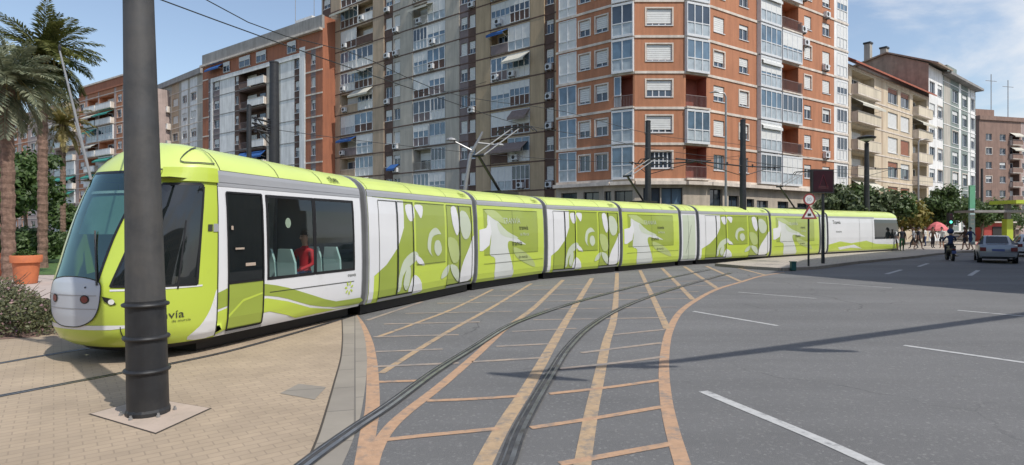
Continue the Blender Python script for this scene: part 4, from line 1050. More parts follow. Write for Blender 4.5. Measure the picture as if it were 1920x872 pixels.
# ===== long block in three coloured sections
R2 = along((3.2, 59), 1046, 1.216, -1); L2 = along((3.2, 59), 603, 1.216, -1)
lb = Bld('long_apartment_block', 'tall long block of flats in tan, grey and ochre bays with brown floor lines', 'building', R2, 'tan')
f = Fr(L2, R2); U = f.up; FH = 2.92; ZB = 2.75; NF = 11; ZT = ZB + FH * NF
cols = [(603, 'gry'), (605, 'st:brown'), (621, 'tan'), (639, 'bay:tan'), (700, 'tan'), (721, 'st:brown'), (737, 'st:gry'), (752, 'gry'), (775, 'bay:gry'), (836, 'gry'), (862, 'st:mauve'), (878, 'st:brown'), (893, 'ochre'), (920, 'bay:ochre'), (995, 'ochre'), (1022, 'st:brown'), (1040, 'ochre'), (1046, '')]
ops = []; segs = []
rg = random.Random(21)
for (a, kd), (b, _) in zip(cols, cols[1:]):
    u0, u1 = U(a), U(b); m_ = kd.split(':')[-1]; segs.append((u0, u1, m_))
    for k in range(NF):
        z = ZB + k * FH
        if z < 4: continue
        if kd.startswith('st'):
            w = u1 - u0; q0, q1 = u0 + w * .12, u1 - w * .12
            ops.append((q0, q1, z + .95, z + 2.35, .18)); lb.window(f, q0, q1, z + .95, z + 2.35, .18, shut=rg.choice([0, .3, .6, 1, 1]), pane='pane' if rg.random() < .7 else 'paneb')
            if rg.random() < .35: lb.ac(f, q0 + .1, z + .2)
        elif kd.startswith('bay'):
            d = u1 - u0; mid = u0 + d * rg.choice([.45, .5, .55])
            ops.append((u0 + .08, u1 - .08, z + .12, z + 2.7, 1.0))
            low = rg.choice(['brown', 'brown', 'mauve', 'whitew', m_])
            for (q0, q1) in ((u0 + .08, mid - .02), (mid + .02, u1 - .08)):
                r = rg.random()
                if r < .5: lb.gallery(f, q0, q1, z + .14, z + 2.66, .10 if r < .3 else .02, rg.choice([3, 4, 4]), .42, pane=rg.choice(['paneb', 'pane', 'paneb']), lowm=rg.choice(['glpanel', 'brown', 'mauve', 'shut']), shut=rg.choice([0, 0, .5]))
                elif r < .66: lb.gallery(f, q0, q1, z + .14, z + 2.66, .06, 3, .40, shut=rg.choice([.7, 1]), lowm=rg.choice(['brown', 'glpanel']))
                else:
                    lb.railing(f, q0, q1, z + .14, 1.0, .08, kind=rg.choice(['solid', 'solid', 'bars']), m_=low)
                    lb.window(f, q0 + .3, q1 - .4, z + .2, z + 2.3, .95, shut=rg.choice([0, .4, .8]))
                if rg.random() < .13: lb.awning(f, q0, q1, z + 2.6, rg.choice([.9, 1.2]), rg.choice([.5, .9]), rg.choice(['awn', 'awn', 'awnbr', 'awnb']))
                if rg.random() < .3: lb.ac(f, q0 + rg.uniform(.2, 1), z + .3, .1)
lb.wall(f, 0, ZT, ops, matf=lambda u: next((m for a, b, m in segs if a <= u <= b), 'tan'), cuts=[U(a) for a, _ in cols])
lb.bands(f, [ZB + k * FH + .06 for k in range(1, NF + 1)], .035, .13, 'brown')
for a, kd in cols:
    if kd in ('tan', 'gry', 'ochre') and a not in (603, 1040):
        b = [c for c in cols if c[0] > a][0][0]; lb.w.use(kd); fbox(lb.w, f, U(a) + .03, U(b) - .03, 0, ZT, .002, .10)
        lb.w.use('brown')
        for k in range(1, NF + 1): fbox(lb.w, f, U(a), U(b), ZB + k * FH - .08, ZB + k * FH + .055, .004, .125)
lb.awning(f, U(921), U(990), ZB + 8.9 * FH, 1.5, 1.5, 'awnbr'); lb.awning(f, U(925), U(990), ZB + FH * 2.75, 1.2, .9, 'awnbr'); lb.awning(f, U(640), U(692), ZB + FH * 1.95, 1.2, .6, 'awn'); lb.awning(f, U(636), U(672), ZB + FH * 9.95, 1.6, 1.0, 'awn')
lb.awning(f, U(664), U(700), ZB + FH * 6.0, 1.1, .9, 'awn'); lb.awning(f, U(733), U(748), ZB + FH * 2.4, .8, .6, 'awnb'); lb.awning(f, U(776), U(812), ZB + FH * 8.8, 1.1, .5, 'awn')
b0, b1 = (L2[0] + 8, L2[1] + 10), (R2[0] + 8, R2[1] + 10)
lb.w.use('tan')
for p, q in ((L2, b0), (R2, b1), (b0, b1)): lb.w.face([(p[0], p[1], 0), (q[0], q[1], 0), (q[0], q[1], ZT), (p[0], p[1], ZT)])
lb.body([L2, R2, b1, b0], ZT)
def pent(m, p): 
    m.use('whitew'); fbox(m, f, 4, f.L - 6, ZT + .003, ZT + 2.6, -8, -3); m.use('brown'); fbox(m, f, 0, f.L, ZT + .002, ZT + 1.0, -.2, 0)
lb.part('roof_parapet', 1, pent); lb.done()

# ===== white and orange block
R3 = (wx(605, 80), 80.0); L3 = along(R3, 380, -1.38, 1)
wb = Bld('white_and_orange_block', 'white panelled block framed in orange brick with a grey parapet, left of the tall flats', 'building', R3, 'orange')
f = Fr(L3, R3); U = f.up; FH = 3.15; NF = 8; Z0 = 1.4; ZM = Z0 + FH * NF
cols = [(380, 'orange'), (391, 'st:mauve'), (397, 'whitew'), (400, 'st:mauve'), (412, 'whitew'), (440, 'st:brown'), (448, 'bay'), (500, 'gry'), (526, 'whitew'), (552, 'st:brown'), (563, 'whitew'), (573, 'orange'), (583, 'st:mauve'), (592, 'orange'), (605, '')]
ops = []; segs = []; rg = random.Random(4)
for (a, kd), (b, _) in zip(cols, cols[1:]):
    u0, u1 = U(a), U(b); m_ = kd.split(':')[-1]; segs.append((u0, u1, 'brown' if kd == 'bay' else m_))
    for k in range(1, NF):
        z = Z0 + k * FH
        if kd.startswith('st'):
            w = u1 - u0; ops.append((u0 + w * .1, u1 - w * .1, z + 1.0, z + 2.4, .2)); wb.window(f, u0 + w * .1, u1 - w * .1, z + 1.0, z + 2.4, .2, shut=rg.choice([0, .3, .6, 1]))
        elif kd == 'bay':
            ops.append((u0 + .1, u1 - .1, z + .1, z + 2.85, 1.4)); mid = (u0 + u1) / 2 - .6
            wb.window(f, u0 + .4, mid - .3, z + .2, z + 2.4, 1.3, shut=.3); wb.window(f, mid + .4, u1 - .5, z + .2, z + 2.4, 1.3, shut=0, fm='brown')
            wb.railing(f, mid, u1 - .1, z + .1, 1.05, .5, kind='solid', m_='whitew')
            wb.railing(f, u0 + .1, mid - .1, z + .1, 1.0, .1, kind='bars')
            if k in (2, 3): wb.awning(f, u0 + (.3 if k == 3 else 1.5), u1 - .3, z + 2.6, .8, .8, 'awnb')
wb.wall(f, 0, ZM, ops, matf=lambda u: next((m for a, b, m in segs if a <= u <= b), 'orange'), cuts=[U(a) for a, _ in cols])
wb.bands(f, [Z0 + k * FH + .05 for k in range(1, NF)], .05, .10, 'concr', U(392), U(573))
wb.w.use('band')
for k in range(1, NF + 1):
    fbox(wb.w, f, 0, U(391), Z0 + k * FH - .1, Z0 + k * FH + .1, .002, .06); fbox(wb.w, f, U(573), f.L, Z0 + k * FH - .1, Z0 + k * FH + .1, .002, .06)
wb.w.use('whitew'); fbox(wb.w, f, U(563), U(573), 0, ZM + .6, .055, .15); fbox(wb.w, f, U(396), U(400), 0, ZM - .4, .055, .12); fbox(wb.w, f, U(397), U(563), ZM - .75, ZM - .1, .06, .18)
wb.w.use('orange'); fq(wb.w, f, 0, f.L, ZM, ZM + 2.3, 0); wb.w.use('band'); fbox(wb.w, f, -.1, f.L, ZM + 2.2, ZM + 2.5, .003, .5)
wb.w.use('concr'); fbox(wb.w, f, 0, f.L, ZM + 2.505, ZM + 4.3, -.3, .1)
for a, b in ((420, 432), (450, 470), (482, 500), (540, 556)): wb.window(f, U(a), U(b), ZM + .3, ZM + 1.9, -.1, shut=.4)
wb.awning(f, U(394), U(420), ZM + 1.9, 1.0, .8, 'awnb')
b0, b1 = (L3[0] + 9, L3[1] + 12), (R3[0] + 6, R3[1] + 9)
wb.w.use('orange')
for p, q in ((L3, b0), (R3, b1), (b0, b1)): wb.w.face([(p[0], p[1], 0), (q[0], q[1], 0), (q[0], q[1], ZM + 4.2), (p[0], p[1], ZM + 4.2)])
wb.body([L3, R3, b1, b0], ZM + 4.2)
def tnk(m, p): 
    m.use('whitew'); fbox(m, f, U(525), U(556), ZM + 4.21, ZM + 6.2, -6, -2.5); fbox(m, f, U(575), U(590), ZM + 4.21, ZM + 7, -7, -4)
wb.part('roof_hut', 1, tnk)
def ant(m, p):
    m.use('galv')
    for a in (520, 555): m.tube([f.pt(U(a), -3, ZM + 4), f.pt(U(a), -3, ZM + 12)], .05, 5); m.tube([f.pt(U(a) - .8, -3, ZM + 11.5), f.pt(U(a) + .8, -3, ZM + 11.5)], .03, 4)
wb.part('aerial', 1, ant); wb.done()

def simple(name, label, p0, p1, top, FH, wallm, cells, z0=1.0, depth=10, roof='concr', bandm='band', seed=1, cat='building', paras=True, bw=.15, group=None, shuts=(0, .3, .6, 1), mg=.15, wzs=(.9, 2.3)):
    """cells: list of (px0, px1, kind, wall material)"""
    b = Bld(name, label, cat, p1, wallm, group); f = Fr(p0, p1); rg = random.Random(seed); ops = []; segs = []; n = int((top - z0) / FH)
    for a, c, kd, m_ in cells:
        u0, u1 = max(0, f.up(a)), min(f.L, f.up(c)); segs.append((u0, u1, m_)); w = u1 - u0
        for k in range(n):
            z = z0 + k * FH
            if kd == 'w': ops.append((u0 + w * mg, u1 - w * mg, z + wzs[0], z + wzs[1], .2)); b.window(f, u0 + w * mg, u1 - w * mg, z + wzs[0], z + wzs[1], .2, shut=rg.choice(shuts), surround='band' if rg.random() < .2 else None)
            elif kd == 'wb': ops.append((u0 + w * mg, u1 - w * mg, z + wzs[0], z + wzs[1], .2)); b.window(f, u0 + w * mg, u1 - w * mg, z + wzs[0], z + wzs[1], .2, shut=rg.choice([.3, 1, 1]), sm=rg.choice(['shutb', 'shut', 'shutb']))
            elif kd in ('b', 'bg'):
                ops.append((u0 + .1, u1 - .1, z + .1, z + FH - .3, 1.2)); r = rg.random()
                if kd == 'bg' and r < .45: b.gallery(f, u0 + .1, u1 - .1, z + .12, z + FH - .32, .25, 4, .42, pane=rg.choice(['pane', 'paneb']), shut=rg.choice([0, .6, 1]))
                else:
                    b.railing(f, u0, u1, z + .1, 1.0, .7, kind='solid', m_=m_ if kd == 'b' else rg.choice(['whitew', 'whitew', 'glpanel'])); b.slab_(f, u0, u1, z + .09, .7)
                    b.window(f, u0 + w * .2, u1 - w * .2, z + .2, z + 2.3, 1.1, shut=rg.choice([0, .4, .8]))
                if kd == 'bg' and rg.random() < .45: b.awning(f, u0, u1, z + FH - .35, 1.3, .8, rg.choice(['awng', 'awng', 'awn']))
                elif kd == 'b' and rg.random() < .2: b.awning(f, u0, u1, z + FH - .35, 1.2, .8, 'awn')
    b.wall(f, 0, top, ops, matf=lambda u: next((m for a, c, m in segs if a <= u <= c), wallm), cuts=[x for s_ in segs for x in s_[:2]])
    if bandm: b.bands(f, [z0 + k * FH + .03 for k in range(1, n + 1)], .05, bw, bandm)
    nn = -f.n
    q0, q1 = Vector(p0) + nn * depth, Vector(p1) + nn * depth
    b.w.use(wallm)
    for p, q in ((p0, q0), (p1, q1), (q0, q1)): b.w.face([(p[0], p[1], 0), (q[0], q[1], 0), (q[0], q[1], top), (p[0], p[1], top)])
    b.body([p0, p1, q1, q0], top, roof); return b, f

R4 = (wx(381, 104), 104.0); L4 = along(R4, 288, -1.19, 1)
b, f = simple('grey_apartment_block', 'small grey block of flats seen between the near pole and the orange framed block', L4, R4, 29.2, 3.3, 'gry', [(300, 320, 'bg', 'gry'), (322, 336, 'w', 'tan'), (340, 352, 'w', 'whitew'), (356, 370, 'w', 'whitew')], seed=3)
f_ = f
def rp(m, p): m.use('concr'); fbox(m, f_, -.2, f_.L, 29.202, 30.2, -.4, .5); m.use('band'); fbox(m, f_, f_.L * .3, f_.L * .95, 30.21, 32.0, -7, -4)
b.part('roof_parapet', 1, rp); b.done()
R5 = (wx(243, 108), 108.0); L5 = along(R5, -60, -1.51, 1)
b, f = simple('brick_balcony_block', 'brick block of flats with white balconies and green awnings behind the palms', L5, R5, 28.4, 2.95, 'fpink', [(-50, -20, 'bg', 'fpink'), (0, 14, 'w', 'brick'), (20, 34, 'w', 'brick'), (40, 52, 'w', 'brick'), (56, 68, 'w', 'fpink'), (88, 102, 'w', 'fpink'), (104, 142, 'bg', 'fpink'), (148, 160, 'w', 'brick'), (164, 184, 'bg', 'brick'), (186, 214, 'bg', 'brick'), (218, 230, 'w', 'brick')], seed=8, depth=14)
f_5 = f
def rp(m, p): m.use('orange'); fbox(m, f_5, f_5.up(150), f_5.L, 28.402, 30.0, -.4, .2); m.use('band'); fbox(m, f_5, f_5.up(150), f_5.L, 30.005, 30.3, -.4, .4)
b.part('roof_parapet', 1, rp); b.done()

# ===== right hand row
P6 = (wx(1591, 63.5), 63.5); Q6 = along(P6, 1741, 1.24, 1)
b, f = simple('cream_apartment_block', 'cream block of flats with a red tiled roof beside the brick corner block', P6, Q6, 19.6, 3.0, 'creamw',
              [(1596, 1640, 'b', 'cream2'), (1652, 1656, 'n', 'tan'), (1664, 1684, 'wb', 'creamw'), (1688, 1706, 'wb', 'creamw'), (1711, 1738, 'b', 'cream2')], z0=1.4, seed=12, depth=9, mg=.04, wzs=(.55, 2.45))
def roof6(m, p):
    m.use('tile'); u0, u1 = -.3, f6.L + .3
    m.hexa([f6.pt(u0, .9, 19.55), f6.pt(u1, .9, 19.55), f6.pt(u1, -4.6, 23.0), f6.pt(u0, -4.6, 23.0), f6.pt(u0, .9, 19.75), f6.pt(u1, .9, 19.75), f6.pt(u1, -4.6, 23.2), f6.pt(u0, -4.6, 23.2)])
    m.use('creamw'); fbox(m, f6, 0, f6.L, 19.605, 20.4, -9, -3)
f6 = f
b.part('roof', 1, roof6); b.done()
Q7 = along(Q6, 1768, 1.24, 1)
b, f = simple('white_gabled_block', 'white block with a brown party wall and chimneys rising behind the red tiled roof', Q6, Q7, 24.0, 3.0, 'whitew', [(1742, 1754, 'w', 'whitew'), (1757, 1768, 'w', 'whitew')], z0=1.6, seed=14, depth=9, bandm=None, shuts=(0, 0, .3, .5), mg=.08, wzs=(.7, 2.35))
f7 = f
def roof7(m, p):
    m.use('tilebr')
    m.face([f7.pt(-.01, .02, 0), f7.pt(-.01, .02, 24.2), f7.pt(-.01, -5, 26.6), f7.pt(-.01, -9, 25.8), f7.pt(-.01, -9, 0)])
    for a, za, c, zc_ in ((1.2, 23.9, -5, 26.7), (-5, 26.7, -9.4, 25.7)):
        m.hexa([f7.pt(-.3, a, za), f7.pt(f7.L + .1, a, za), f7.pt(f7.L + .1, c, zc_), f7.pt(-.3, c, zc_), f7.pt(-.3, a, za + .2), f7.pt(f7.L + .1, a, za + .2), f7.pt(f7.L + .1, c, zc_ + .2), f7.pt(-.3, c, zc_ + .2)])
def chim(u, o, h):
    def fn(m, p): m.use('gry'); fbox(m, f7, u, u + .9, 24, h, o - .8, o); m.use('darkmetal'); fbox(m, f7, u - .1, u + 1.0, h + .003, h + .25, o - .9, o + .1)
    return fn
b.part('roof', 1, roof7); b.part('chimney', 1, chim(1.0, -7.6, 29.0)); b.part('chimney', 1, chim(1.4, -5.6, 27.9)); b.done()
Q8 = along(Q7, 1829, 1.24, 1)
b, f = simple('green_grey_block', 'grey green block of flats with white pilasters at the end of the row', Q7, Q8, 23.6, 3.05, 'greeng', [(1770, 1782, 'n', 'gry'), (1785, 1797, 'w', 'greeng'), (1798, 1802, 'n', 'whitew'), (1804, 1814, 'w', 'greeng'), (1815, 1819, 'n', 'whitew'), (1820, 1828, 'w', 'whitew')], z0=1.5, seed=16, depth=12, bandm='whitew', bw=.1, shuts=(0, 0, .3, .6), mg=.04, wzs=(.6, 2.45))
f8 = f
def roof8(m, p): m.use('concr'); fbox(m, f8, -.3, f8.L + .5, 23.603, 23.95, -11, 1.0); m.use('gry'); fbox(m, f8, f8.L * .45, f8.L * .62, 23.96, 26.3, -4, -2); m.use('greeng'); fbox(m, f8, 0, 4.5, 23.96, 25.0, -3, .5)
b.part('roof', 1, roof8); b.done()
P9 = (wx(1836, 126), 126.0); Q9 = (wx(2010, 133), 133.0)
b, f = simple('far_brown_block', 'brown block of flats standing beyond the end of the street', P9, Q9, 25.0, 3.05, 'farbr', [(1846, 1862, 'w', 'farbr'), (1872, 1888, 'w', 'farbr'), (1893, 1912, 'b', 'farbr'), (1914, 1930, 'w', 'fpink')], z0=1.5, seed=18, depth=14, bandm=None, shuts=(0, 0, 0, .4))
f9 = f
def roof9(m, p):
    m.use('farbr'); fbox(m, f9, -.2, f9.L, 25.003, 25.9, -14, .3); fbox(m, f9, 1, 7, 25.905, 27.8, -8, -2)
    m.use('galv')
    for u, h in ((7.5, 36), (12.5, 35)): m.tube([f9.pt(u, -3, 25.9), f9.pt(u, -3, h)], .09, 5); m.tube([f9.pt(u - 1.6, -3, h - 1.5), f9.pt(u + 1.6, -3, h - 1.5)], .06, 4)
b.part('roof', 1, roof9); b.done()
# block on the near right, outside the frame: it shades the far part of the road
b, f = simple('shading_apartment_block', 'grey block of flats on the near right corner, whose shade lies on the road', (27.3, 22.5), (22.6, 6.0), 19.5, 3.0, 'gry', [], seed=20, depth=-14) if False else (None, None)
sh = MB('gry'); sp = [(24.2, 6.9), (20.7, 14.3), (25.8, 22.0), (42, 37.4), (60, 30), (60, 6.9)]
sh.prism(sp, 0, 19.5)
t_ = thing('corner_block', 'plain grey block on the near right corner whose shade lies on the road', 'building', (24.2, 6.9, 0)); sh.build('wall', t_)
# ------------------------------------------------------------------ catenary poles, wires, lamps
def catpole(name, label, x, y, h=7.9, r=.2, rings=False, group=None, base=0.0):
    t = thing(name, label, 'pole', (x, y, base), 0, group); n = 12 if rings else 10
    b = MB('poleup' if rings else 'darkmetal')
    if rings:
        RZ = [(.018, .190), (.5, .187), (1.16, .183), (1.9, .172), (2.75, .160), (4.2, .140), (h, .11)]
        def seg(mn, z0, z1, nm, k=1.0):
            b = MB(mn); P = []; Q = []
            for i in range(13):
                z = z0 + (z1 - z0) * i / 12; P.append((x - .0235 * z, y, z)); Q.append(lerp(z, [q[0] for q in RZ], [q[1] for q in RZ]) * k)
            b.tube(P, Q, 16); b.build(nm, t, smooth=True)
        seg('darkmetal', .018, 1.16, 'lower_shaft'); seg('poleup', 1.161, h, 'upper_shaft', .985)
        for z in (.46, .79, 1.12):
            b = MB('darkmetal'); b.lathe((x - .0235 * z, y, base), [(.182, z - .024), (.208, z - .014), (.214, z), (.208, z + .014), (.180, z + .024)], 24); b.build('collar', t, smooth=True)
        b = MB('darkmetal'); b.lathe((x, y, base), [(.200, .019), (.200, .055), (.190, .08)], 16, R(15)); b.build('foot', t)
        for k in range(6):
            b = MB('galv'); a = k * 1.047 + .4; b.lathe((x + .235 * math.cos(a), y + .235 * math.sin(a), .018), [(.02, 0), (.02, .02), (.012, .022), (.012, .04)], 6); b.build('anchor_bolt', t)
    else:
        b.lathe((x, y, base), [(r * 1.05, 0), (r, h * .4), (r * .8, h)], n); b.build('shaft', t, smooth=True)
        b = MB('darkmetal'); b.lathe((x, y, base), [(r * 1.2, 0), (r * 1.2, .35), (r * 1.06, .4)], n); b.build('foot', t)
        b = MB('darkmetal'); b.lathe((x, y, base), [(r * .86, h + .002), (r * .86, h + .06), (r * .3, h + .1)], n); b.build('cap', t)
    return t
def arm(t, x, y, z, dx, dy, L, m_='darkmetal'):
    b = MB(m_); ex, ey = x + dx * L, y + dy * L
    b.tube([(x, y, z), (ex, ey, z + .12)], .04, 6); b.tube([(x, y, z - .55), (x + dx * L * .75, y + dy * L * .75, z + .08)], .022, 5)
    a = b.build('cantilever', t); b = MB('clothd')
    for s in (.25, .85): b.lathe((x + dx * L * s, y + dy * L * s, z - .02), [(.03, 0), (.07, .03), (.03, .06), (.07, .09), (.03, .12), (.07, .15), (.03, .18)], 8)
    b.build('insulator', a)
np_ = gp(278, 777)
pole0 = catpole('catenary_pole', 'thick dark steel pole with three collars standing in front of the tram cab', np_[0], np_[1], 8.0, .2, True)
arm(pole0, np_[0], np_[1], 6.6, -.9, .43, 3.5)
GP = 'dark catenary poles along the tram track'
def at_px(px, Y): return (wx(px, Y), Y)
for px, Y, h, r, lab, ba in ((514, 21.5, 7.9, .2, 'dark catenary pole rising behind the tram in front of the white and orange block', 0), (467, 31, 8.3, .14, 'thinner dark pole behind the tram, just left of the thick one', 0),
                     (1215, 34, 8.0, .19, 'dark catenary pole behind the tram at the chamfered brick corner', 0), (1393, 32.7, 7.7, .185, 'dark catenary pole standing in front of the tram near the triangular sign', .13),
                     (1625, 45.4, 8.2, .20, 'dark catenary pole in front of the far end cab of the tram', .13), (1841, 76, 9.4, .17, 'far dark catenary pole behind the silver car', 0)):
    x, y = at_px(px, Y); t = catpole('catenary_pole', lab, x, y, h, r, False, GP, ba)
    if px == 1393: arm(t, x, y, 5.3 + .0, .82, .55, 3.6); arm(t, x, y, 5.3, -.86, -.5, 5.2)
    if px == 1215: arm(t, x, y, 5.5, .9, -.35, 3.6); arm(t, x, y, 5.5, -.9, -.35, 1.3)
    if px == 1625: arm(t, x, y, 6.4, .8, .2, 4.0)
    if px == 514:
        for z in (5.3, 5.5, 5.7): arm(t, x, y, z, -.7, -.7, .8)
x, y = at_px(1625, 45.4)
lt = thing('lamp_crown', 'round dark lamp head on top of the far catenary pole by the tram end', 'lamp', (x, y, 8.2))
b = MB('darkmetal'); b.lathe((x, y, 8.44), [(.1, 0), (.25, .15), (.62, .32), (.66, .42), (.3, .55), (.05, .6)], 16); b.build('shade', lt); b = MB('signw'); b.lathe((x, y, 8.44), [(.2, .1), (.5, .255)], 16); b.build('lens', lt)
def wire(name, label, pts, r=.012, grp='overhead wires of the tram'):
    b = MB('darkmetal'); b.tube(pts, r, 5); o = b.build(name); o['label'] = label; o['category'] = 'wire'
    if grp: o['group'] = grp
    return o
def sag(p, q, s, n=10):
    p, q = Vector(p), Vector(q); return [p.lerp(q, i / n) - Vector((0, 0, 4 * s * (i / n) * (1 - i / n))) for i in range(n + 1)]
ctr = [(-9.6, 1.0), (-7.2, 7.0), (-4.9, 12.2), (-2.0, 17.8), (.3, 21.9), (4.0, 25.6), (7.4, 29.3), (14, 34.4), (19, 38.6), (29, 45.6), (46, 57)]
wire('contact_wire', 'thin dark contact wire running above the tram roofs', [(p.x, p.y, 5.75) for p in catmull(ctr, 4)], .012)
wire('contact_wire', 'upper dark carrier wire crossing the sky above the tram cab', [(p.x, p.y, 6.9 - .5 * math.sin(i * .5) ** 2 * .6) for i, p in enumerate(catmull([(-12, 3), (-7.9, 9.5), (-5.6, 14.5), (-2.7, 20.0), (4.0, 27), (14.6, 36), (30, 48)], 5))], .012)
wire('span_wire', 'thin wire spanning from the white block to the brick corner', sag((-8.9, 21.5, 5.5), (7.9, 34, 5.6), .25), .012)
wire('span_wire', 'thin wire spanning from the dark pole to the far lamp pole', sag((12.9, 32.7, 5.6), (27.5, 45.4, 6.5), .3), .012)
wire('span_wire', 'thin wire strung between the middle two catenary poles', sag((7.9, 34, 5.9), (12.9, 32.7, 5.9), .15), .012)
wire('span_wire', 'thin wire sloping from the long flats down to the catenary', sag((-8.0, 66, 17), (11, 58, 24), 1.5), .02)
wire('span_wire', 'curved wire from the near pole towards the leaning mast', sag((-3.9, 6.0, 4.2), (-9.5, 15.5, 5.5), .35), .014)
# leaning lamp masts at the left
def mast(label, p, q, r):
    t = thing('lighting_mast', label, 'lamp post', p); b = MB('galv'); P, Q = Vector(p), Vector(q); b.tube([P, P.lerp(Q, .4) + Vector((.06, 0, 0)), P.lerp(Q, .75) + Vector((.03, 0, .0)), Q], [r, r * .85, r * .7, r * .5], 8); b.build('mast_tube', t, smooth=True)
    b = MB('darkmetal'); b.lathe((q[0], q[1], q[2]), [(r * .7, 0), (r * .9, .12), (.01, .2)], 8); b.build('cap', t)
Y = 18.; mast('slender grey mast leaning behind the palm and the tram cab', (wx(214, Y), Y, 2.2 - 2.2), (wx(112, Y), Y, wz(95, Y)), .05)
Y = 24.; mast('thin grey mast leaning between the palms and the leaning lamp mast', (wx(215, Y), Y, 0), (wx(140, Y), Y, wz(228, Y)), .045)
# two armed grey lamp post behind the tram
Y = 30.; x0, x1 = wx(866, Y), wx(900, Y); t = thing('two_armed_lamp_post', 'light grey lamp post with two spread arms behind the first pantograph', 'lamp post', (x0, Y, 0))
b = MB('galv'); b.tube([(x0, Y, 0), (wx(870, Y), Y, 3.5), (wx(882, Y), Y, wz(290, Y)), (x1, Y, wz(258, Y)), (wx(905, Y), Y, wz(247, Y))], [.11, .10, .09, .07, .05], 8); b.build('post', t, smooth=True)
for (pa, pya), (pb, pyb) in (((888, 284), (846, 262)), ((893, 268), (935, 272))):
    b = MB('galv'); b.tube([(wx(pa, Y), Y, wz(pya, Y)), (wx(pb, Y), Y, wz(pyb, Y))], [.06, .035], 6); p = (wx(pb, Y), Y, wz(pyb, Y)); b.lathe((p[0], p[1], p[2] - .08), [(.05, 0), (.28, .05), (.25, .12), (.04, .2)], 10); b.build('lamp_arm', t)
def street_lamp(label, px, Y, py, side=1):
    x = wx(px, Y); h = wz(py, Y); t = thing('street_lamp', label, 'street lamp', (x, Y, 0), 0, 'slender street lamps before the flats')
    b = MB('galv'); b.tube([(x, Y, 0), (x, Y, h - .3), (x + side * .1, Y, h - .05), (x + side * .5, Y, h)], [.1, .07, .06, .045], 8); b.build('post', t, smooth=True)
    b = MB('galv'); b.tube([(x + side * .45, Y, h), (x + side * .75, Y, h + .06), (x + side * 1.1, Y, h)], [.05, .14, .05], 8, squash=.5); b.build('lamp_head', t)
street_lamp('slender grey street lamp before the sunny brick facade', 1361, 40, 174, -1)
street_lamp('slender grey street lamp before the cream block', 1722, 60, 262, 1)
# ---- unseen gantry added right of the frame, its arms shaped to cast the road shadow
def sh_off(p, h): d = SDIR * (h / math.tan(R(54))); return (p[0] + d.x, p[1] + d.y, h)
SDIR = Vector((.72, -.70)).normalized()
pa, pb_ = gp(915, 706), gp(2010, 578); gm = gp(1440, 657); ge = gp(1600, 640)
A_g, B_g = sh_off(pa, 7.0), sh_off(pb_, 7.0); Cg = sh_off(gp(1262, 680), 7.0); Dg = sh_off(gm, 7.0)
t = thing('unseen_gantry', 'unseen dark gantry added right of the picture, its long arm casting the road shadow', 'gantry', (B_g[0], B_g[1], 0))
b = MB('darkmetal'); b.lathe((B_g[0], B_g[1], 0), [(.2, 0), (.16, 7.2)], 10); b.build('post', t)
b = MB('darkmetal'); b.tube([A_g, Cg, Dg, B_g], [.04, .085, .12, .15], 8)
b.build('long_arm', t)
for (p, q, r) in ((sh_off(gp(1090, 717), 7.0), sh_off(gp(905, 703), 7.0), .09), (sh_off(gp(1150, 692), 7), sh_off(gp(1262, 690), 7), .06), (sh_off(gp(1440, 657), 7), sh_off(gp(1600, 661), 7), .10)):
    b = MB('darkmetal'); b.tube([p, Vector(p).lerp(Vector(q), .5), q], [r * .4, r * 1.6, r * .6], 6); b.build('lamp_arm', t)  # branch tubes shaped for the side shadows, no lamps on them

# ------------------------------------------------------------------ plants
def tree(name, label, x, y, h, cr, lm, seed, n=2600, ls=.22, grp=None, base=0):
    r = random.Random(seed); t = thing(name, label, 'tree', (x, y, base), 0, grp)
    tr = MB('bark'); th = h * .42; top = Vector((x + r.uniform(-.15, .15), y, base + th)); tr.tube([(x, y, base - .05), (x + .05, y, base + th * .5), top], [.17, .12, .09], 8)
    cl = []
    for i in range(9):
        a = r.uniform(0, 6.28); rr = cr * r.uniform(.25, .75); zz = h * r.uniform(.5, .9); c = Vector((x + rr * math.cos(a), y + rr * math.sin(a), base + zz)); cl.append((c, cr * r.uniform(.32, .55)))
        tr.tube([top - Vector((0, 0, r.uniform(0, th * .3))), top.lerp(c, .5) + Vector((0, 0, .15)), c], [.06, .04, .015], 5)
    cl.append((Vector((x, y, base + h * .86)), cr * .5))
    tr.build('trunk', t, smooth=True); c = MB(lm)
    for i in range(n):
        cc, rad = r.choice(cl); d = Vector((r.gauss(0, 1), r.gauss(0, 1), r.gauss(0, .8))).normalized() * rad * r.uniform(.35, 1.12)
        p = cc + d; nrm = (d.normalized() + Vector((r.uniform(-1, 1), r.uniform(-1, 1), r.uniform(-.6, 1)))).normalized()
        a = nrm.orthogonal().normalized(); a = (a * math.cos(i) + nrm.cross(a) * math.sin(i)); bb = nrm.cross(a); s = ls * r.uniform(.5, 1.2)
        c.face([p - a * s, p - bb * s * .5, p + a * s, p + bb * s * .5])
    c.build('crown', t); return t
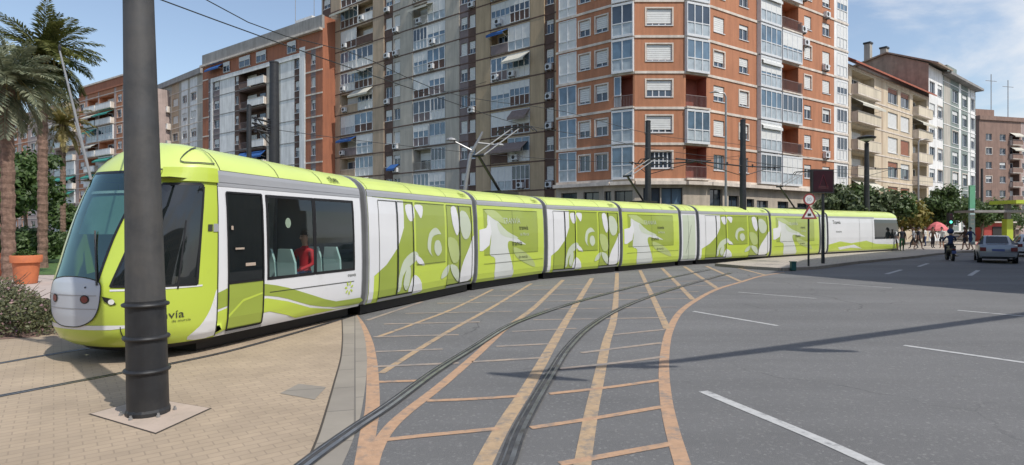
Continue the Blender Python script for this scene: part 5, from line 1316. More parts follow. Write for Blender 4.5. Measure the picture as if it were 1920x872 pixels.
TL = [(1572, 47, 5.2, 1.9, 'leafo', 'olive green tree behind the dark display board'), (1640, 50, 4.9, 2.0, 'leafo', 'olive green tree just right of the display board over the tram roof'), (1600, 51, 5.4, 2.2, 'leaf', 'dark green tree between the two olive ones above the tram'),
      (1672, 56, 5.6, 2.1, 'leaf', 'green tree before the cream block above the far cab'), (1712, 58, 4.4, 1.9, 'leafy', 'yellowing tree right of the far end of the tram'), (1748, 62, 5.2, 2.1, 'leaf', 'green tree above the pink parasol'),
      (1783, 66, 6.8, 2.0, 'leaf', 'tall dark tree rising behind the scooter rider'), (1812, 74, 5.4, 2.4, 'leaf', 'dark tree left of the pale green totem'), (1862, 84, 5.6, 2.6, 'leaf', 'dark tree behind the silver car roof'), (1902, 92, 5.0, 2.8, 'leaf', 'dark low tree at the right edge beyond the lime canopy'),
      (1694, 60, 4.4, 1.8, 'leafy', 'ochre tinted tree beside the end cab'), (1732, 66, 4.0, 2.0, 'leafy', 'small yellow green tree behind the pavement crowd'), (1840, 70, 4.3, 1.6, 'leaf', 'small dark tree by the far catenary pole'), (1552, 50, 4.4, 1.7, 'leafo', 'low olive green tree left of the display board post')]
for i, (px, Y, h, cr, lm, lab) in enumerate(TL): tree('street_tree', lab, wx(px, Y), Y, h, cr, lm, 40 + i, 2200, .24, 'street trees beyond the far end of the tram')
for i, (px, Y, h, cr, lab) in enumerate(((48, 42, 7.6, 2.3, 'leafy green tree behind the two palm trunks'), (18, 36, 5.6, 2.2, 'leafy tree at the left edge behind the thick palm'), (120, 60, 4.2, 2.0, 'small far tree behind the tram windscreen'))):
    tree('park_tree', lab, wx(px, Y), Y, h, cr, 'leaf', 80 + i, 3000, .24, 'park trees behind the palms')
def palm(label, px, Y, h, cr, lm, seed, nf=46, r0=.26, lean=0):
    x = wx(px, Y); r = random.Random(seed); t = thing('palm_tree', label, 'palm tree', (x, Y, 0), 0, 'palm trees on the lawn')
    tr = MB('palmbark'); pts = []; rad = []
    n = int(h / .14)
    for i in range(n + 1):
        z = h * i / n; pts.append((x + lean * (i / n) ** 2 + .02 * math.sin(i), Y, z)); rad.append(r0 * (1.25 if i == 0 else 1.0 + .10 * (i % 2) + (.25 if i > n - 8 else 0)))
    tr.tube(pts, rad, 10); tr.build('trunk', t)
    top = Vector((x + lean, Y, h)); c = MB(lm)
    for k in range(nf):
        az = r.uniform(0, 6.283); el = R(r.choice([75, 60, 45, 30, 15, 0, -20, -45, 55, 35]) + r.uniform(-10, 10)); L = cr * r.uniform(.85, 1.15)
        d0 = Vector((math.cos(az) * math.cos(el), math.sin(az) * math.cos(el), math.sin(el))); P = [top.copy()]; d = d0.copy(); N = 14
        for i in range(N): d = (d + Vector((0, 0, -.085 - .02 * (el < 0)))).normalized(); P.append(P[-1] + d * L / N)
        side = Vector((-math.sin(az), math.cos(az), 0))
        c.tube(P, [.03 * (1 - i / (N + 1)) + .006 for i in range(N + 1)], 4, False)
        for i in range(2, 3 * N):
            q = i / 3; a = int(q); p = P[a].lerp(P[min(a + 1, N)], q - a); dd = (P[min(a + 1, N)] - P[a]).normalized() if a < N else d
            ll = L * .20 * math.sin(math.pi * (.12 + .8 * q / N)) + .05
            for sg in (-1, 1):
                e = (side * sg * r.uniform(.8, 1.1) + dd * .75 + Vector((0, 0, r.uniform(-.35, .25)))).normalized(); up = e.cross(dd).normalized(); w = .030 + .018 * r.random()
                c.face([p - dd * w, p + e * ll * .5 - dd * w * .8 + up * .01, p + e * ll + Vector((0, 0, -ll * .12)), p + e * ll * .5 + dd * w])
    c.build('fronds', t); s = MB('palmo')
    for k in range(14):
        az = r.uniform(0, 6.283); P = [top, top + Vector((math.cos(az) * .4, math.sin(az) * .4, .25)), top + Vector((math.cos(az) * .75, math.sin(az) * .75, -.15)), top + Vector((math.cos(az) * .85, math.sin(az) * .85, -.6))]; s.tube(P, [.03, .02, .02, .04], 4)
    s.build('fruit_stalks', t); return t
palm('tall palm with a dark green crown against the sky', 80, 27, 9.7, 2.5, 'palm', 5, 80, .19)
palm('thick grey green palm at the left edge with drooping fronds', 16, 21, 7.0, 1.95, 'palmg', 9, 76, .20, -.1)
palm('small far palm with feathery fronds in front of the brick balconies', 118, 50, 10.6, 2.6, 'palmo', 12, 44, .2)
def shrub(label, cx, cy, rx, ry, h, seed, n=5200):
    r = random.Random(seed); t = thing('flowering_shrub', label, 'shrub', (cx, cy, .02), 0, 'shrubs in the planting bed'); st = MB('bark'); c = MB('lant')
    for k in range(26):
        a = r.uniform(0, 6.28); q = r.uniform(.3, .95); st.tube([(cx + r.uniform(-.3, .3), cy + r.uniform(-.2, .2), .02), (cx + rx * q * .7 * math.cos(a), cy + ry * q * .7 * math.sin(a), h * .5), (cx + rx * q * math.cos(a), cy + ry * q * math.sin(a), h * r.uniform(.6, .95))], [.014, .01, .004], 4, False)
    for k in range(n):
        a = r.uniform(0, 6.283); q = math.sqrt(r.random()); hh = h * (1 - q ** 2.6 * .75) * (.82 + .18 * math.sin(a * 5 + seed) * math.cos(q * 9)); z = hh * r.uniform(.25, 1.0) ** .6 + r.uniform(-.03, .09)
        p = Vector((cx + rx * q * math.cos(a), cy + ry * q * math.sin(a), max(z, .04))); nrm = Vector((r.uniform(-1, 1), r.uniform(-1.2, .6), r.uniform(0, 1.3))).normalized()
        u = nrm.orthogonal().normalized(); u = u * math.cos(k) + nrm.cross(u) * math.sin(k); v = nrm.cross(u); s = r.uniform(.016, .042)
        c.use('flower' if (r.random() < .06 and z > hh * .7) else 'lant'); c.face([p - u * s, p - v * s * .55, p + u * s, p + v * s * .55])
    st.build('stems', t); c.build('foliage', t)
shrub('dense shrub nearest the tram nose with pinkish flecks', -8.95, 10.9, 1.15, 1.0, .60, 1, 9000)
shrub('wide shrub spreading at the left edge of the picture', -10.3, 11.3, 1.3, 1.2, .86, 2, 9000)
shrub('taller shrub at the left edge behind the wide one', -12.0, 12.8, 1.5, 1.2, 1.0, 3, 7000)
shrub('low shrub behind the tram nose before the path', -9.6, 12.9, 1.1, .7, .35, 4, 4000)
for i, (px, Y, rx, ry, h, lab) in enumerate(((50, 30, 1.5, 1.3, 1.9, 'round clipped green bush behind the terracotta planter'), (4, 33, 1.6, 1.3, 1.8, 'round green bush at the left edge of the lawn'), (118, 40, 2.0, 1.4, 1.6, 'low green bush beside the second palm trunk'))):
    r = random.Random(60 + i); x = wx(px, Y); t = thing('garden_bush', lab, 'bush', (x, Y, .03), 0, 'bushes on the lawn'); c = MB('leaf'); st = MB('bark')
    for k in range(8): a = k * .8; st.tube([(x, Y, 0), (x + rx * .5 * math.cos(a), Y + ry * .5 * math.sin(a), h * .6)], [.03, .01], 4)
    for k in range(4500):
        d = Vector((r.gauss(0, 1), r.gauss(0, 1), r.gauss(0, 1))).normalized() * (r.random() ** .25) * (1 + .12 * math.sin(k * .37)); p = Vector((x + d.x * rx, Y + d.y * ry, h * .52 + d.z * h * .5)); n_ = (d + Vector((r.uniform(-.8, .8), r.uniform(-.8, .8), r.uniform(-.8, .8)))).normalized(); u = n_.orthogonal().normalized(); v = n_.cross(u); s = r.uniform(.05, .12)
        c.face([p - u * s, p - v * s * .6, p + u * s, p + v * s * .6])
    st.build('stems', t); c.build('foliage', t)
def planter(label, x, y, s, r0):
    t = thing('terracotta_planter', label, 'planter', (x, y, .02)); b = MB('terra')
    b.lathe((x, y, .02), [(.27 * s, 0), (.30 * s, .02), (.335 * s, .3 * s), (.36 * s, .6 * s), (.365 * s, .7 * s), (.43 * s, .71 * s), (.445 * s, .92 * s), (.43 * s, .95 * s), (.39 * s, .95 * s), (.37 * s, .80 * s)], 28); b.build('pot', t, smooth=True)
    b = MB('gap'); b.lathe((x, y, .02), [(.372 * s, .78 * s), (.372 * s, .80 * s)], 20); b.build('soil', t)
    rr = random.Random(r0); c = MB('leaf')
    for k in range(900):
        d = Vector((rr.gauss(0, 1), rr.gauss(0, 1), abs(rr.gauss(0, 1)))).normalized() * rr.random() ** .4; p = Vector((x + d.x * .38 * s, y + d.y * .38 * s, .82 * s + d.z * .35 * s)); u = Vector((math.cos(k), math.sin(k), .2)); v = Vector((-math.sin(k), math.cos(k), .6)); q = rr.uniform(.02, .05); c.face([p - u * q, p - v * q * .6, p + u * q, p + v * q * .6])
    c.build('plant', t)
g_ = gp(49, 533); planter('large terracotta planter beside the path left of the tram', g_[0], g_[1], 1.0, 2)
planter('second terracotta planter half cut off by the left picture edge', wx(-4, 22.5), 22.5, .95, 3)

# ------------------------------------------------------------------ signs and small street furniture
x, y = gp(1516, 499, .13); t = thing('road_sign', 'thin post carrying a round sign above a red bordered warning triangle', 'sign', (x, y, .13))
b = MB('darkmetal'); b.lathe((x, y, .13), [(.045, 0), (.04, 3.2)], 8); b.build('post', t)
zc_ = wz(374, y); zt = wz(402, y)
def dsk(b, x, y, z, r, o, n=24): b.prism([(0, 0)], 0, 0) if False else b.face([(x + r * math.cos(2 * math.pi * i / n), y - o, z + r * math.sin(2 * math.pi * i / n)) for i in range(n)])
b = MB('darkmetal'); rows = [[(x + .27 * math.cos(2 * math.pi * i / 24), y - o, zc_ + .27 * math.sin(2 * math.pi * i / 24)) for i in range(24)] for o in (.045, .075)]; b.grid(rows, True); b.use('signr'); dsk(b, x, y, zc_, .27, .075); b.use('signw'); dsk(b, x, y, zc_, .20, .079); b.use('greyp')
b.text('30', .24, lambda u, v: (x - .14 + u, y - .083, zc_ - .085 + v)); b.build('round_sign', t)
def tri(b, r, o, dz=0): b.face([(x + r * math.cos(R(a)), y - o, zt + dz + r * math.sin(R(a))) for a in (90, 210, 330)])
b = MB('darkmetal'); rows = [[(x + .42 * math.cos(R(a)), y - o, zt + .42 * math.sin(R(a))) for a in (90, 210, 330)] for o in (.045, .07)]; b.grid(rows, True); b.use('signr'); tri(b, .42, .07); b.use('signw'); tri(b, .27, .074); b.use('seam'); fb = [(x - .07, .0), (x + .07, .0)]
b.face([(x - .08, y - .078, zt - .08), (x + .08, y - .078, zt - .08), (x + .08, y - .078, zt + .04), (x - .08, y - .078, zt + .04)]); b.build('warning_triangle', t)
x, y = gp(1543, 494, .13); t = thing('display_board', 'dark square electronic message board on a post before the tram', 'display', (x, y, .13))
b = MB('darkmetal'); b.lathe((x, y, .13), [(.08, 0), (.065, 3.4)], 10); b.build('post', t)
b = MB('darkmetal'); b.box((x - .05, y, wz(340, y)), (1.06, .22, 1.14)); b.build('casing', t)
zz = wz(340, y); b = MB('board'); b.box((x - .05, y - .115, zz), (.94, .012, 1.02)); b.build('screen', t)
b = MB('ledr')
for q in (((-.20, -.30), (0, .32), (.20, -.30)),):
    for (a, c), (d, e) in zip(q, q[1:]): b.tube([(x - .05 + a, y - .126, zz + c), (x - .05 + d, y - .126, zz + e)], .02, 4)
for i in range(3): b.tube([(x - .3, y - .126, zz - .38 + i * .06), (x + .2, y - .126, zz - .38 + i * .06)], .008, 4)
b.build('led_symbol', t)
x, y = gp(1487, 508, 0); t = thing('litter_bin', 'small teal box standing alone at the edge of the island', 'bin', (x, y, 0))
b = MB('bin'); b.box((x, y, .20), (.20, .18, .34)); b.build('container', t); b = MB('bin'); b.box((x, y, .395), (.24, .22, .04)); b.build('lid', t); b = MB('darkmetal'); b.box((x, y, .015), (.16, .14, .03)); b.build('base', t)
Y = 60.; x = wx(1822, Y); t = thing('totem_sign', 'tall pale totem with a green top at the end of the pavement', 'sign', (x, Y, 0))
b = MB('signb'); b.box((x, Y, 1.9), (.52, .2, 3.8)); b.use('signg'); b.box((x, Y, 5.0), (.54, .22, 2.35)); b.build('panel', t); b = MB('signw')
for i in range(4): b.box((x, Y - .112, 3.5 - i * .42), (.3, .02, .12))
b.build('markings', t); b = MB('concr'); b.box((x, Y, .06), (.8, .5, .12)); b.build('plinth', t)
Y = 58.; x = wx(1889, Y); t = thing('lime_canopy', 'lime green petrol station style canopy on a wide column at the right edge', 'canopy', (x, Y, 0))
b = MB('limec'); b.box((x, Y, 1.35), (.62, .6, 2.7)); b.build('column', t); b = MB('limec'); b.box((x + 3.2, Y, 4.35), (7.4, 3.2, .34)); b.use('concr'); b.box((x - 1.0, Y + .4, 3.45), (6.0, 2.6, .22)); b.box((x, Y, 3.45), (.4, .4, 1.5)); b.build('canopy_roof', t)
t = thing('red_kiosk', 'low red shopfront seen behind the silver car', 'kiosk', (wx(1862, 72), 72, 0)); b = MB('redshop'); b.box((wx(1862, 72), 72, 1.2), (3.4, 1.5, 2.4)); b.build('wall', t); b = MB('dark'); b.box((wx(1862, 72), 71.2, 1.2), (1.4, .06, 1.5)); b.build('opening', t); b = MB('band'); b.box((wx(1862, 72), 71.9, 2.5), (3.8, 2.2, .15)); b.build('roof', t)
Y = 57.; x = wx(1757, Y); t = thing('pink_parasol', 'pink parasol standing over the pavement crowd', 'parasol', (x, Y, 0))
b = MB('pink'); b.lathe((x, Y, 0), [(.95, 1.55), (.90, 1.75), (.62, 2.1), (.3, 2.33), (.03, 2.42)], 8); b.build('canopy', t); b = MB('alu'); b.lathe((x, Y, 0), [(.03, .1), (.03, 1.54)], 6); b.build('pole', t); b = MB('concr'); b.lathe((x, Y, .0), [(.3, 0), (.3, .1)], 12); b.build('base', t)
x, Y = wx(1781, 48.), 48.; t = thing('traffic_light', 'slim traffic light with a lit green lamp above the scooter rider', 'traffic light', (x, Y, .0))
b = MB('darkmetal'); b.lathe((x, Y, 0), [(.07, 0), (.06, 2.2)], 8); b.build('post', t); b = MB('black'); b.box((x, Y, 2.6), (.36, .25, .95)); b.build('housing', t)
for i, mm in enumerate(('ledg', 'board', 'board')):
    b = MB(mm); b.lathe((x, Y, 0), [(0.01, 0)], 3) if False else None; dsk(b, x, Y, 2.32 + i * .29, .105, .13, 16); b.build('lamp', t)

# ------------------------------------------------------------------ cars
def car(label, x, y, rz, paint, estate=False, L=4.2, W=1.74, H=1.44):
    t = thing('car', label, 'car', (x, y, 0), rz); Mx = wm(t)
    # stations along length (rear at y=0, front at y=L): (y, half width, sill, belt, roof z, roof half width)
    st = [(0, .76, .42, .82, .86, .62), (.05, .83, .30, .93, .97, .66), (.45, .86, .25, .95, 1.0, .64), (.72, .87, .22, .96, 1.03, .62), (1.15, .87, .22, .95, H - .03, .55), (1.5, .87, .22, .95, H, .56), (1.8, .87, .22, .93, H + .01, .58), (2.5, .87, .22, .92, H - .04, .56),
          (3.05, .86, .22, .90, .95, .64), (3.5, .84, .24, .84, .87, .62), (4.0, .79, .28, .74, .76, .58), (4.2, .66, .36, .62, .64, .5)]
    if estate: st[2] = (.18, .86, .25, .95, 1.25, .58); st[3] = (.45, .87, .22, .95, H - .02, .58); st[4] = (1.1, .87, .22, .95, H, .57)
    sc_ = W / 1.74
    def ring(s_): yy, w, a, bl, rf, rw = s_; w *= sc_; rw *= sc_; return [(w * .93, yy, a), (w, yy, (a + bl) / 2), (w * .97, yy, bl), (rw, yy, rf - .03), (rw * .8, yy, rf)]
    body = MB(paint); gl = MB('glassdark')
    R_ = [ring(s_) for s_ in st]
    for i in range(len(st) - 1):
        for sg in (1, -1):
            a, c = [Mx @ Vector((p[0] * sg, p[1], p[2])) for p in R_[i]], [Mx @ Vector((p[0] * sg, p[1], p[2])) for p in R_[i + 1]]
            for j in range(4):
                isg = j == 2 and (st[i][4] - st[i][3] > .2 or st[i + 1][4] - st[i + 1][3] > .2)
                (gl if isg else body).face([a[j], a[j + 1], c[j + 1], c[j]])
        a, c = R_[i], R_[i + 1]; q = [Mx @ Vector(p) for p in ((a[4][0], a[4][1], a[4][2]), (-a[4][0], a[4][1], a[4][2]), (-c[4][0], c[4][1], c[4][2]), (c[4][0], c[4][1], c[4][2]))]
        steep = abs(c[4][2] - a[4][2]) > .2
        if steep:
            e = .10 / sc_; gl.face([q[0], q[1], q[2], q[3]]) 
        else: body.face(q)
        body.face([Mx @ Vector(p) for p in ((a[0][0], a[0][1], a[0][2]), (c[0][0], c[0][1], c[0][2]), (-c[0][0], c[0][1], c[0][2]), (-a[0][0], a[0][1], a[0][2]))])
    for k in (0, -1): r0 = R_[k]; body.face([Mx @ Vector((p[0], p[1], p[2])) for p in r0] + [Mx @ Vector((-p[0], p[1], p[2])) for p in r0[::-1]])
    body.build('body', t, smooth=True, merge=True); gl.build('glazing', t)
    for wy in (.78, 3.35):
        for sg in (1, -1):
            b = MB('tyre'); b.tube([Mx @ Vector((sg * (W / 2 - .20), wy, .31)), Mx @ Vector((sg * (W / 2 + .01), wy, .31))], .31, 18); o = b.build('wheel', t)
            b = MB('chrome'); b.tube([Mx @ Vector((sg * (W / 2 - .02), wy, .31)), Mx @ Vector((sg * (W / 2 + .016), wy, .31))], .19, 14); b.build('rim', o)
    def lb_(name, m_, c, d): b = MB(m_); b.box(c, d, 0, Mx); b.build(name, t)
    for sg in (1, -1):
        lb_('tail_light', 'taill', (sg * .66 * sc_, .02, .74), (.26, .10, .20)); lb_('headlight', 'signw', (sg * .55 * sc_, 4.12, .58), (.25, .12, .12)); lb_('mirror', paint, (sg * (.98) * sc_, 2.75, .98), (.2, .12, .14))
    lb_('number_plate', 'plate', (0, -.005, .70), (.52, .02, .12)); lb_('bumper', paint, (0, .0, .47), (1.56 * sc_, .14, .20)); lb_('rear_valance', 'black', (0, .08, .30), (1.4 * sc_, .1, .14)); lb_('exhaust', 'chrome', (.5, .02, .27), (.12, .1, .06))
    return t
car('silver sedan seen from behind on the road at the right', wx(1872, 30.6), 30.6, R(-35.5), 'silver', W=1.66)
car('pale blue grey car cut off by the right picture edge', wx(1938, 37), 37, R(-36), 'carwhite', True)
car('white car parked beyond the scooter rider', wx(1796, 76), 76, R(-60), 'carwhite', True)
# scooter and rider, people
def skinned(name, J, E, parent, matfn, sub=1):
    me = bpy.data.meshes.new(name); me.from_pydata([j[:3] for j in J], E, []); o = bpy.data.objects.new(name, me); col.objects.link(o)
    md = o.modifiers.new('s', 'SKIN'); 
    for i, j in enumerate(J): me.skin_vertices[0].data[i].radius = (j[3], j[4] if len(j) > 4 else j[3])
    me.skin_vertices[0].data[0].use_root = True; m2 = o.modifiers.new('u', 'SUBSURF'); m2.levels = sub; m2.render_levels = sub
    dg = bpy.context.evaluated_depsgraph_get(); nm = bpy.data.meshes.new_from_object(o.evaluated_get(dg)); bpy.data.objects.remove(o)
    o = bpy.data.objects.new(name, nm); col.objects.link(o); nm.materials.clear(); ms = []
    for p in nm.polygons:
        k = matfn(p.center); 
        if k not in ms: ms.append(k); nm.materials.append(M[k])
        p.material_index = ms.index(k); p.use_smooth = True
    o.parent = parent; return o
def person(label, x, y, z, rz, pose='stand', top='clothd', bot='clothd', shorts=False, s=1.0, ph=0.0, grp='pedestrians by the tram stop'):
    t = thing('person', label, 'person', (x, y, z), rz, grp); t.scale = (s, s, s)
    # faces +y locally
    hipz = .90; J = [(0, 0, hipz, .13, .10), (0, 0, 1.12, .12, .09), (0, .01, 1.34, .16, .10), (0, .0, 1.47, .055), (0, .015, 1.56, .055), (0, .03, 1.66, .088, .10), (0, .02, 1.74, .055, .06)]
    E = [(0, 1), (1, 2), (2, 3), (3, 4), (4, 5), (5, 6)]
    def add(j, frm): J.append(j); E.append((frm, len(J) - 1)); return len(J) - 1
    if pose == 'stand' or pose == 'walk':
        st = {'stand': .04, 'walk': .26}[pose]
        for sg in (1, -1):
            f_ = st * sg; a = add((.10 * sg, 0, .84, .085), 0); k = add((.10 * sg, f_ * .6 + .03, .48, .06), a); an = add((.10 * sg, f_ - .04, .09, .04), k); add((.11 * sg, f_ + .12, .03, .035, .028), an)
            sh_ = add((.19 * sg, 0, 1.39, .055), 2); el = add((.25 * sg, -f_ * .6 - .02, 1.12, .042), sh_); ha = add((.25 * sg, -f_ + .08, .90, .033), el); add((.245 * sg, -f_ + .11, .80, .032, .02), ha)
    elif pose == 'ride' or pose == 'sit':
        for sg in (1, -1):
            a = add((.11 * sg, .06, hipz - .03, .085), 0); k = add((.17 * sg, .46, hipz - .02, .062), a); an = add((.16 * sg, .44 if pose == 'sit' else .38, hipz - .44, .042), k); add((.16 * sg, .60, hipz - .50, .035, .028), an)
            sh_ = add((.19 * sg, .02, 1.38, .055), 2)
            if pose == 'ride': el = add((.30 * sg, .22, 1.16, .042), sh_); ha = add((.28 * sg, .50, 1.18, .033), el); add((.26 * sg, .58, 1.17, .03), ha)
            else: el = add((.24 * sg, .06, 1.12, .042), sh_); ha = add((.14 * sg, .28, 1.02, .033), el); add((.10 * sg, .36, 1.0, .03), ha)
    def mf(c):
        if c.z > 1.475: return 'skin'
        if abs(c.x) > .205 and c.z < 1.12 and pose in ('stand', 'walk') and c.z > .7: return 'skin'
        if pose in ('ride', 'sit'):
            if c.z < hipz - .42: return 'clothd'
            return top if (c.z > .98) else bot
        if c.z > .93: return top
        if c.z < .07: return 'clothd'
        if shorts and c.z < .55: return 'skin'
        return bot
    skinned('body', J, E, t, mf, 2)
    h = MB('hair'); rows = []
    for i in range(7):
        ph_ = math.pi * .5 * i / 6
        rows.append([(math.cos(a) * .098 * math.cos(ph_), .015 + math.sin(a) * .112 * math.cos(ph_) - .012, 1.675 + .125 * math.sin(ph_) - (.05 if math.sin(a) < .2 else -.02) * math.cos(ph_)) for a in [2 * math.pi * j / 14 for j in range(14)]])
    h.grid([[Mx_(t, p) for p in r] for r in rows], True); h.build('hair', t, smooth=True)
    f_ = MB('hair')
    for sg in (1, -1): f_.box((sg * .032, .128, 1.665), (.02, .012, .009), 0, wm(t)); 
    f_.build('eyes', t)
    f_ = MB('skin'); f_.box((0, .138, 1.635), (.022, .03, .035), 0, wm(t)); f_.build('nose', t); return t
def Mx_(t, p): return wm(t) @ Vector(p)
seatp = m1.pt(SEATED, .42, 0); 
person('passenger in a red top sitting behind the tram window', seatp[0], seatp[1], .05 - .0, math.atan2(-m1.S.x, m1.S.y) + math.pi, 'sit', 'red', 'clothn', grp='tram passengers')
dp = m1.pt(1.25, .1, 0); person('tram driver in dark clothes sitting behind the windscreen', dp[0], dp[1], .0, math.atan2(-m1.S.x, m1.S.y) + math.pi, 'sit', 'clothn', 'clothd', grp='tram crew')
PP = [(1677, 44.2, 'walk', 'clothw', 'clothd', True, -70, 'person in a white top beside the end cab of the tram'), (1691, 43.6, 'stand', 'clothd', 'clothg', False, 160, 'person in dark clothes just right of the end cab'), (1722, 46.5, 'walk', 'clothd', 'clothb', True, -90, 'person in a dark top with bare legs walking on the pavement'),
      (1713, 48.5, 'walk', 'greyp', 'clothd', False, 60, 'person in a grey top beyond the walking one'), (1749, 50, 'stand', 'clothb', 'clothd', False, 180, 'person in brown below the pink parasol'), (1766, 49.5, 'stand', 'clothw', 'clothd', True, 120, 'person in a white shirt left of the scooter rider'),
      (1809, 45.2, 'walk', 'clothb', 'clothd', True, 20, 'person in a brown top right of the scooter rider'), (1820, 45.0, 'walk', 'clothn', 'clothn', True, 10, 'person in navy walking beside the one in brown'), (1735, 54, 'stand', 'clothw', 'clothn', False, 40, 'distant person in pale clothes behind the crowd')]
for px, Y, po, a, c, shr, rz, lab in PP: person(lab, wx(px, Y), Y, .13 if Y < 60 else 0, R(rz), po, a, c, shr)
sx_, sy_ = wx(1781, 33.6), 33.6; hd = R(-25)
t = thing('scooter', 'dark scooter ridden away from the camera in the shade', 'scooter', (sx_, sy_, 0), hd); Mx = wm(t)
def W_(p): return Mx @ Vector(p)
for yy in (-.62, .62):
    b = MB('tyre'); b.tube([W_((-.06, yy, .26)), W_((.06, yy, .26))], .26, 18); o = b.build('wheel', t); b = MB('chrome'); b.tube([W_((-.065, yy, .26)), W_((.065, yy, .26))], .14, 12); b.build('rim', o)
b = MB('black'); b.tube([W_((0, -.85, .62)), W_((0, -.5, .66)), W_((0, 0, .60)), W_((0, .15, .35)), W_((0, .45, .32)), W_((0, .55, .6)), W_((0, .48, .95))], [.10, .19, .17, .14, .13, .15, .08], 10); b.build('body', t, smooth=True)
b = MB('black'); b.box((0, -.25, .80), (.3, .8, .10), 0, Mx); b.build('seat', t); b = MB('darkmetal'); b.tube([W_((-.36, .5, 1.05)), W_((0, .5, 1.0)), W_((.36, .5, 1.05))], .018, 6); b.build('handlebar', t)
b = MB('taill'); b.box((0, -.92, .66), (.16, .06, .08), 0, Mx); b.build('tail_light', t); b = MB('plate'); b.box((0, -.93, .5), (.2, .02, .16), 0, Mx); b.build('number_plate', t); b = MB('chrome'); b.tube([W_((.2, -.75, .3)), W_((.2, -.1, .28))], .05, 8); b.build('exhaust', t)
for sg in (1, -1): b = MB('darkmetal'); b.box((sg * .36, .48, 1.17), (.12, .03, .08), 0, Mx); b.build('mirror', t)
rd = person('scooter rider in dark clothes and a helmet seen from behind', sx_ + .12 * math.sin(hd) * 1, sy_ - .12, -.02, hd, 'ride', 'clothn', 'clothd', grp='riders')
hm = MB('clothn'); p = wm(rd) @ Vector((0, .02, 1.68)); hm.lathe((p.x, p.y, p.z - .12), [(.10, 0), (.15, .05), (.165, .13), (.14, .22), (.06, .28), (.01, .29)], 16); hm.build('helmet', rd, smooth=True)

# ------------------------------------------------------------------ street behind the camera (seen mirrored in the tram glass)
for i, (x, y, h, cr) in enumerate(((15, -9, 7, 2.6), (24, -3, 6.5, 2.5), (22, -16, 8, 3), (6, -20, 7.5, 2.8), (-8, -18, 7, 2.6))): tree('street_tree', ['nearest', 'second', 'third', 'fourth', 'fifth'][i] + ' leafy tree on the pavement behind the camera', x, y, h, cr, 'leaf', 120 + i, 1500, .32, 'street trees behind the camera')
t = thing('opposite_block', 'beige block of flats across the street behind the camera', 'building', (-40, -48, 0)); f = Fr((75, -30), (-45, -50))
b = MB('tan'); fq(b, f, 0, f.L, 0, 21, 0); q0 = f.pt(0, -12, 0); q1 = f.pt(f.L, -12, 0); b.face([f.pt(0, 0, 21), f.pt(f.L, 0, 21), f.pt(f.L, -12, 21), f.pt(0, -12, 21)])
b.face([f.pt(0, 0, 0), q0, f.pt(0, -12, 21), f.pt(0, 0, 21)]); b.face([f.pt(f.L, 0, 0), q1, f.pt(f.L, -12, 21), f.pt(f.L, 0, 21)]); b.use('band')
for k in range(1, 8): fbox(b, f, 0, f.L, k * 3 - .2, k * 3, .003, .3)
b.build('wall', t); b = MB('pane')
for k in range(7):
    for j in range(30): fbox(b, f, 2 + j * 3.9, 3.8 + j * 3.9, k * 3 + .9, k * 3 + 2.3, .002, .02)
b.build('windows', t, kind='stuff')
# ------------------------------------------------------------------ camera, light, sky
cam = bpy.data.cameras.new('camera'); co = bpy.data.objects.new('camera', cam); col.objects.link(co)
co.location = (0, 0, CH); co.rotation_euler = (R(90), 0, 0)
cam.sensor_width = 36; cam.sensor_fit = 'HORIZONTAL'; cam.lens = 36 * F / 1920; cam.shift_y = -10 / 1920
cam.clip_start = .05; cam.clip_end = 5000; scene.camera = co
EL = R(54); SD = Vector((.70, -.714)).normalized()          # direction towards the sun
sv = Vector((SD.x * math.cos(EL), SD.y * math.cos(EL), math.sin(EL)))
sl = bpy.data.lights.new('sun', 'SUN'); sl.energy = 3.4; sl.angle = R(.55); sl.color = (1, .955, .88)
so = bpy.data.objects.new('sun', sl); col.objects.link(so); so.rotation_euler = sv.to_track_quat('Z', 'Y').to_euler(); so.location = (20, -20, 40)
w = bpy.data.worlds.new('World'); scene.world = w; w.use_nodes = True; nt = w.node_tree; nt.nodes.clear()
out = _n(nt, 'ShaderNodeOutputWorld'); bg = _n(nt, 'ShaderNodeBackground'); bg.inputs[1].default_value = .148
sky = _n(nt, 'ShaderNodeTexSky', sky_type='NISHITA'); sky.sun_disc = False; sky.sun_elevation = EL
sky.sun_rotation = math.atan2(SD.x, SD.y); sky.air_density = 1.1; sky.dust_density = 1.3; sky.ozone_density = 1.6; sky.altitude = 50
tc = _n(nt, 'ShaderNodeTexCoord')
sep = _n(nt, 'ShaderNodeSeparateXYZ'); nt.links.new(tc.outputs['Generated'], sep.inputs[0])
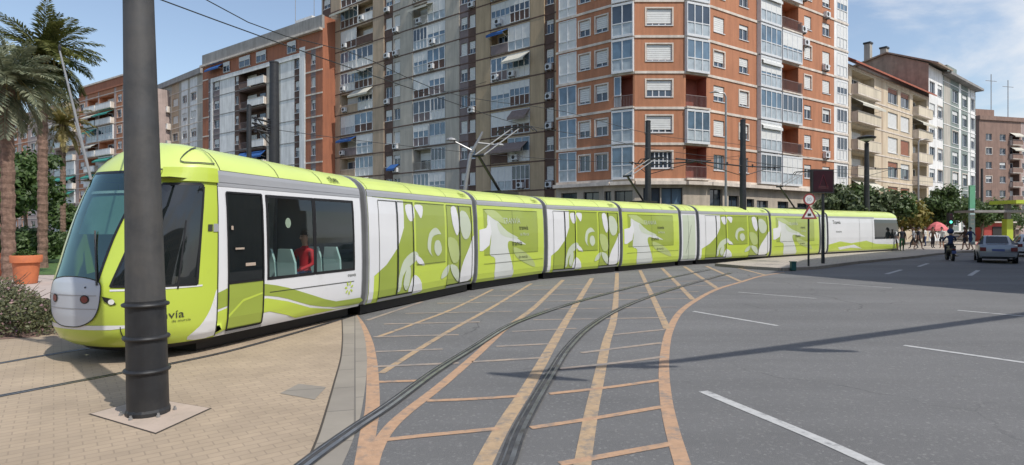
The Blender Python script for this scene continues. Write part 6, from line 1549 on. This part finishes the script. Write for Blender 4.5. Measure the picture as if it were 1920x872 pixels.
mp = _n(nt, 'ShaderNodeMapping'); mp.inputs['Scale'].default_value = (1.6, 1.6, 4.2); mp.inputs['Location'].default_value = (3.1, .4, .3); mp.inputs['Rotation'].default_value = (.25, .35, 0)
nt.links.new(tc.outputs['Generated'], mp.inputs[0])
nz = _n(nt, 'ShaderNodeTexNoise'); nz.inputs['Scale'].default_value = 1.5; nz.inputs['Detail'].default_value = 9; nz.inputs['Roughness'].default_value = .56; nz.inputs['Distortion'].default_value = .3
nt.links.new(mp.outputs[0], nz.inputs['Vector'])
# more cloud towards the right (east) side
az = _n(nt, 'ShaderNodeMapRange'); az.inputs['From Min'].default_value = .25; az.inputs['From Max'].default_value = .68; az.inputs['To Min'].default_value = -.12; az.inputs['To Max'].default_value = .13
nt.links.new(sep.outputs['X'], az.inputs['Value'])
ad = _n(nt, 'ShaderNodeMath', operation='ADD'); nt.links.new(nz.outputs['Fac'], ad.inputs[0]); nt.links.new(az.outputs['Result'], ad.inputs[1])
cm = _n(nt, 'ShaderNodeMapRange', interpolation_type='SMOOTHSTEP'); cm.inputs['From Min'].default_value = .53; cm.inputs['From Max'].default_value = .70; cm.inputs['To Max'].default_value = .85
nt.links.new(ad.outputs[0], cm.inputs['Value'])
mx = _n(nt, 'ShaderNodeMix', data_type='RGBA'); nt.links.new(cm.outputs['Result'], mx.inputs['Factor']); hs = _n(nt, 'ShaderNodeHueSaturation'); hs.inputs['Saturation'].default_value = .90; nt.links.new(sky.outputs[0], hs.inputs['Color']); nt.links.new(hs.outputs[0], mx.inputs[6]); mx.inputs[7].default_value = (5.3, 5.4, 5.6, 1)
nt.links.new(mx.outputs[2], bg.inputs[0]); nt.links.new(bg.outputs[0], out.inputs[0])
vs = scene.view_settings; vs.view_transform = 'Standard'; vs.look = 'None'; vs.exposure = .17; vs.gamma = 1; vs.use_curve_mapping = False
scene.render.engine = 'CYCLES'; scene.cycles.use_denoising = True; scene.cycles.max_bounces = 8; scene.cycles.transparent_max_bounces = 12; scene.cycles.caustics_reflective = False
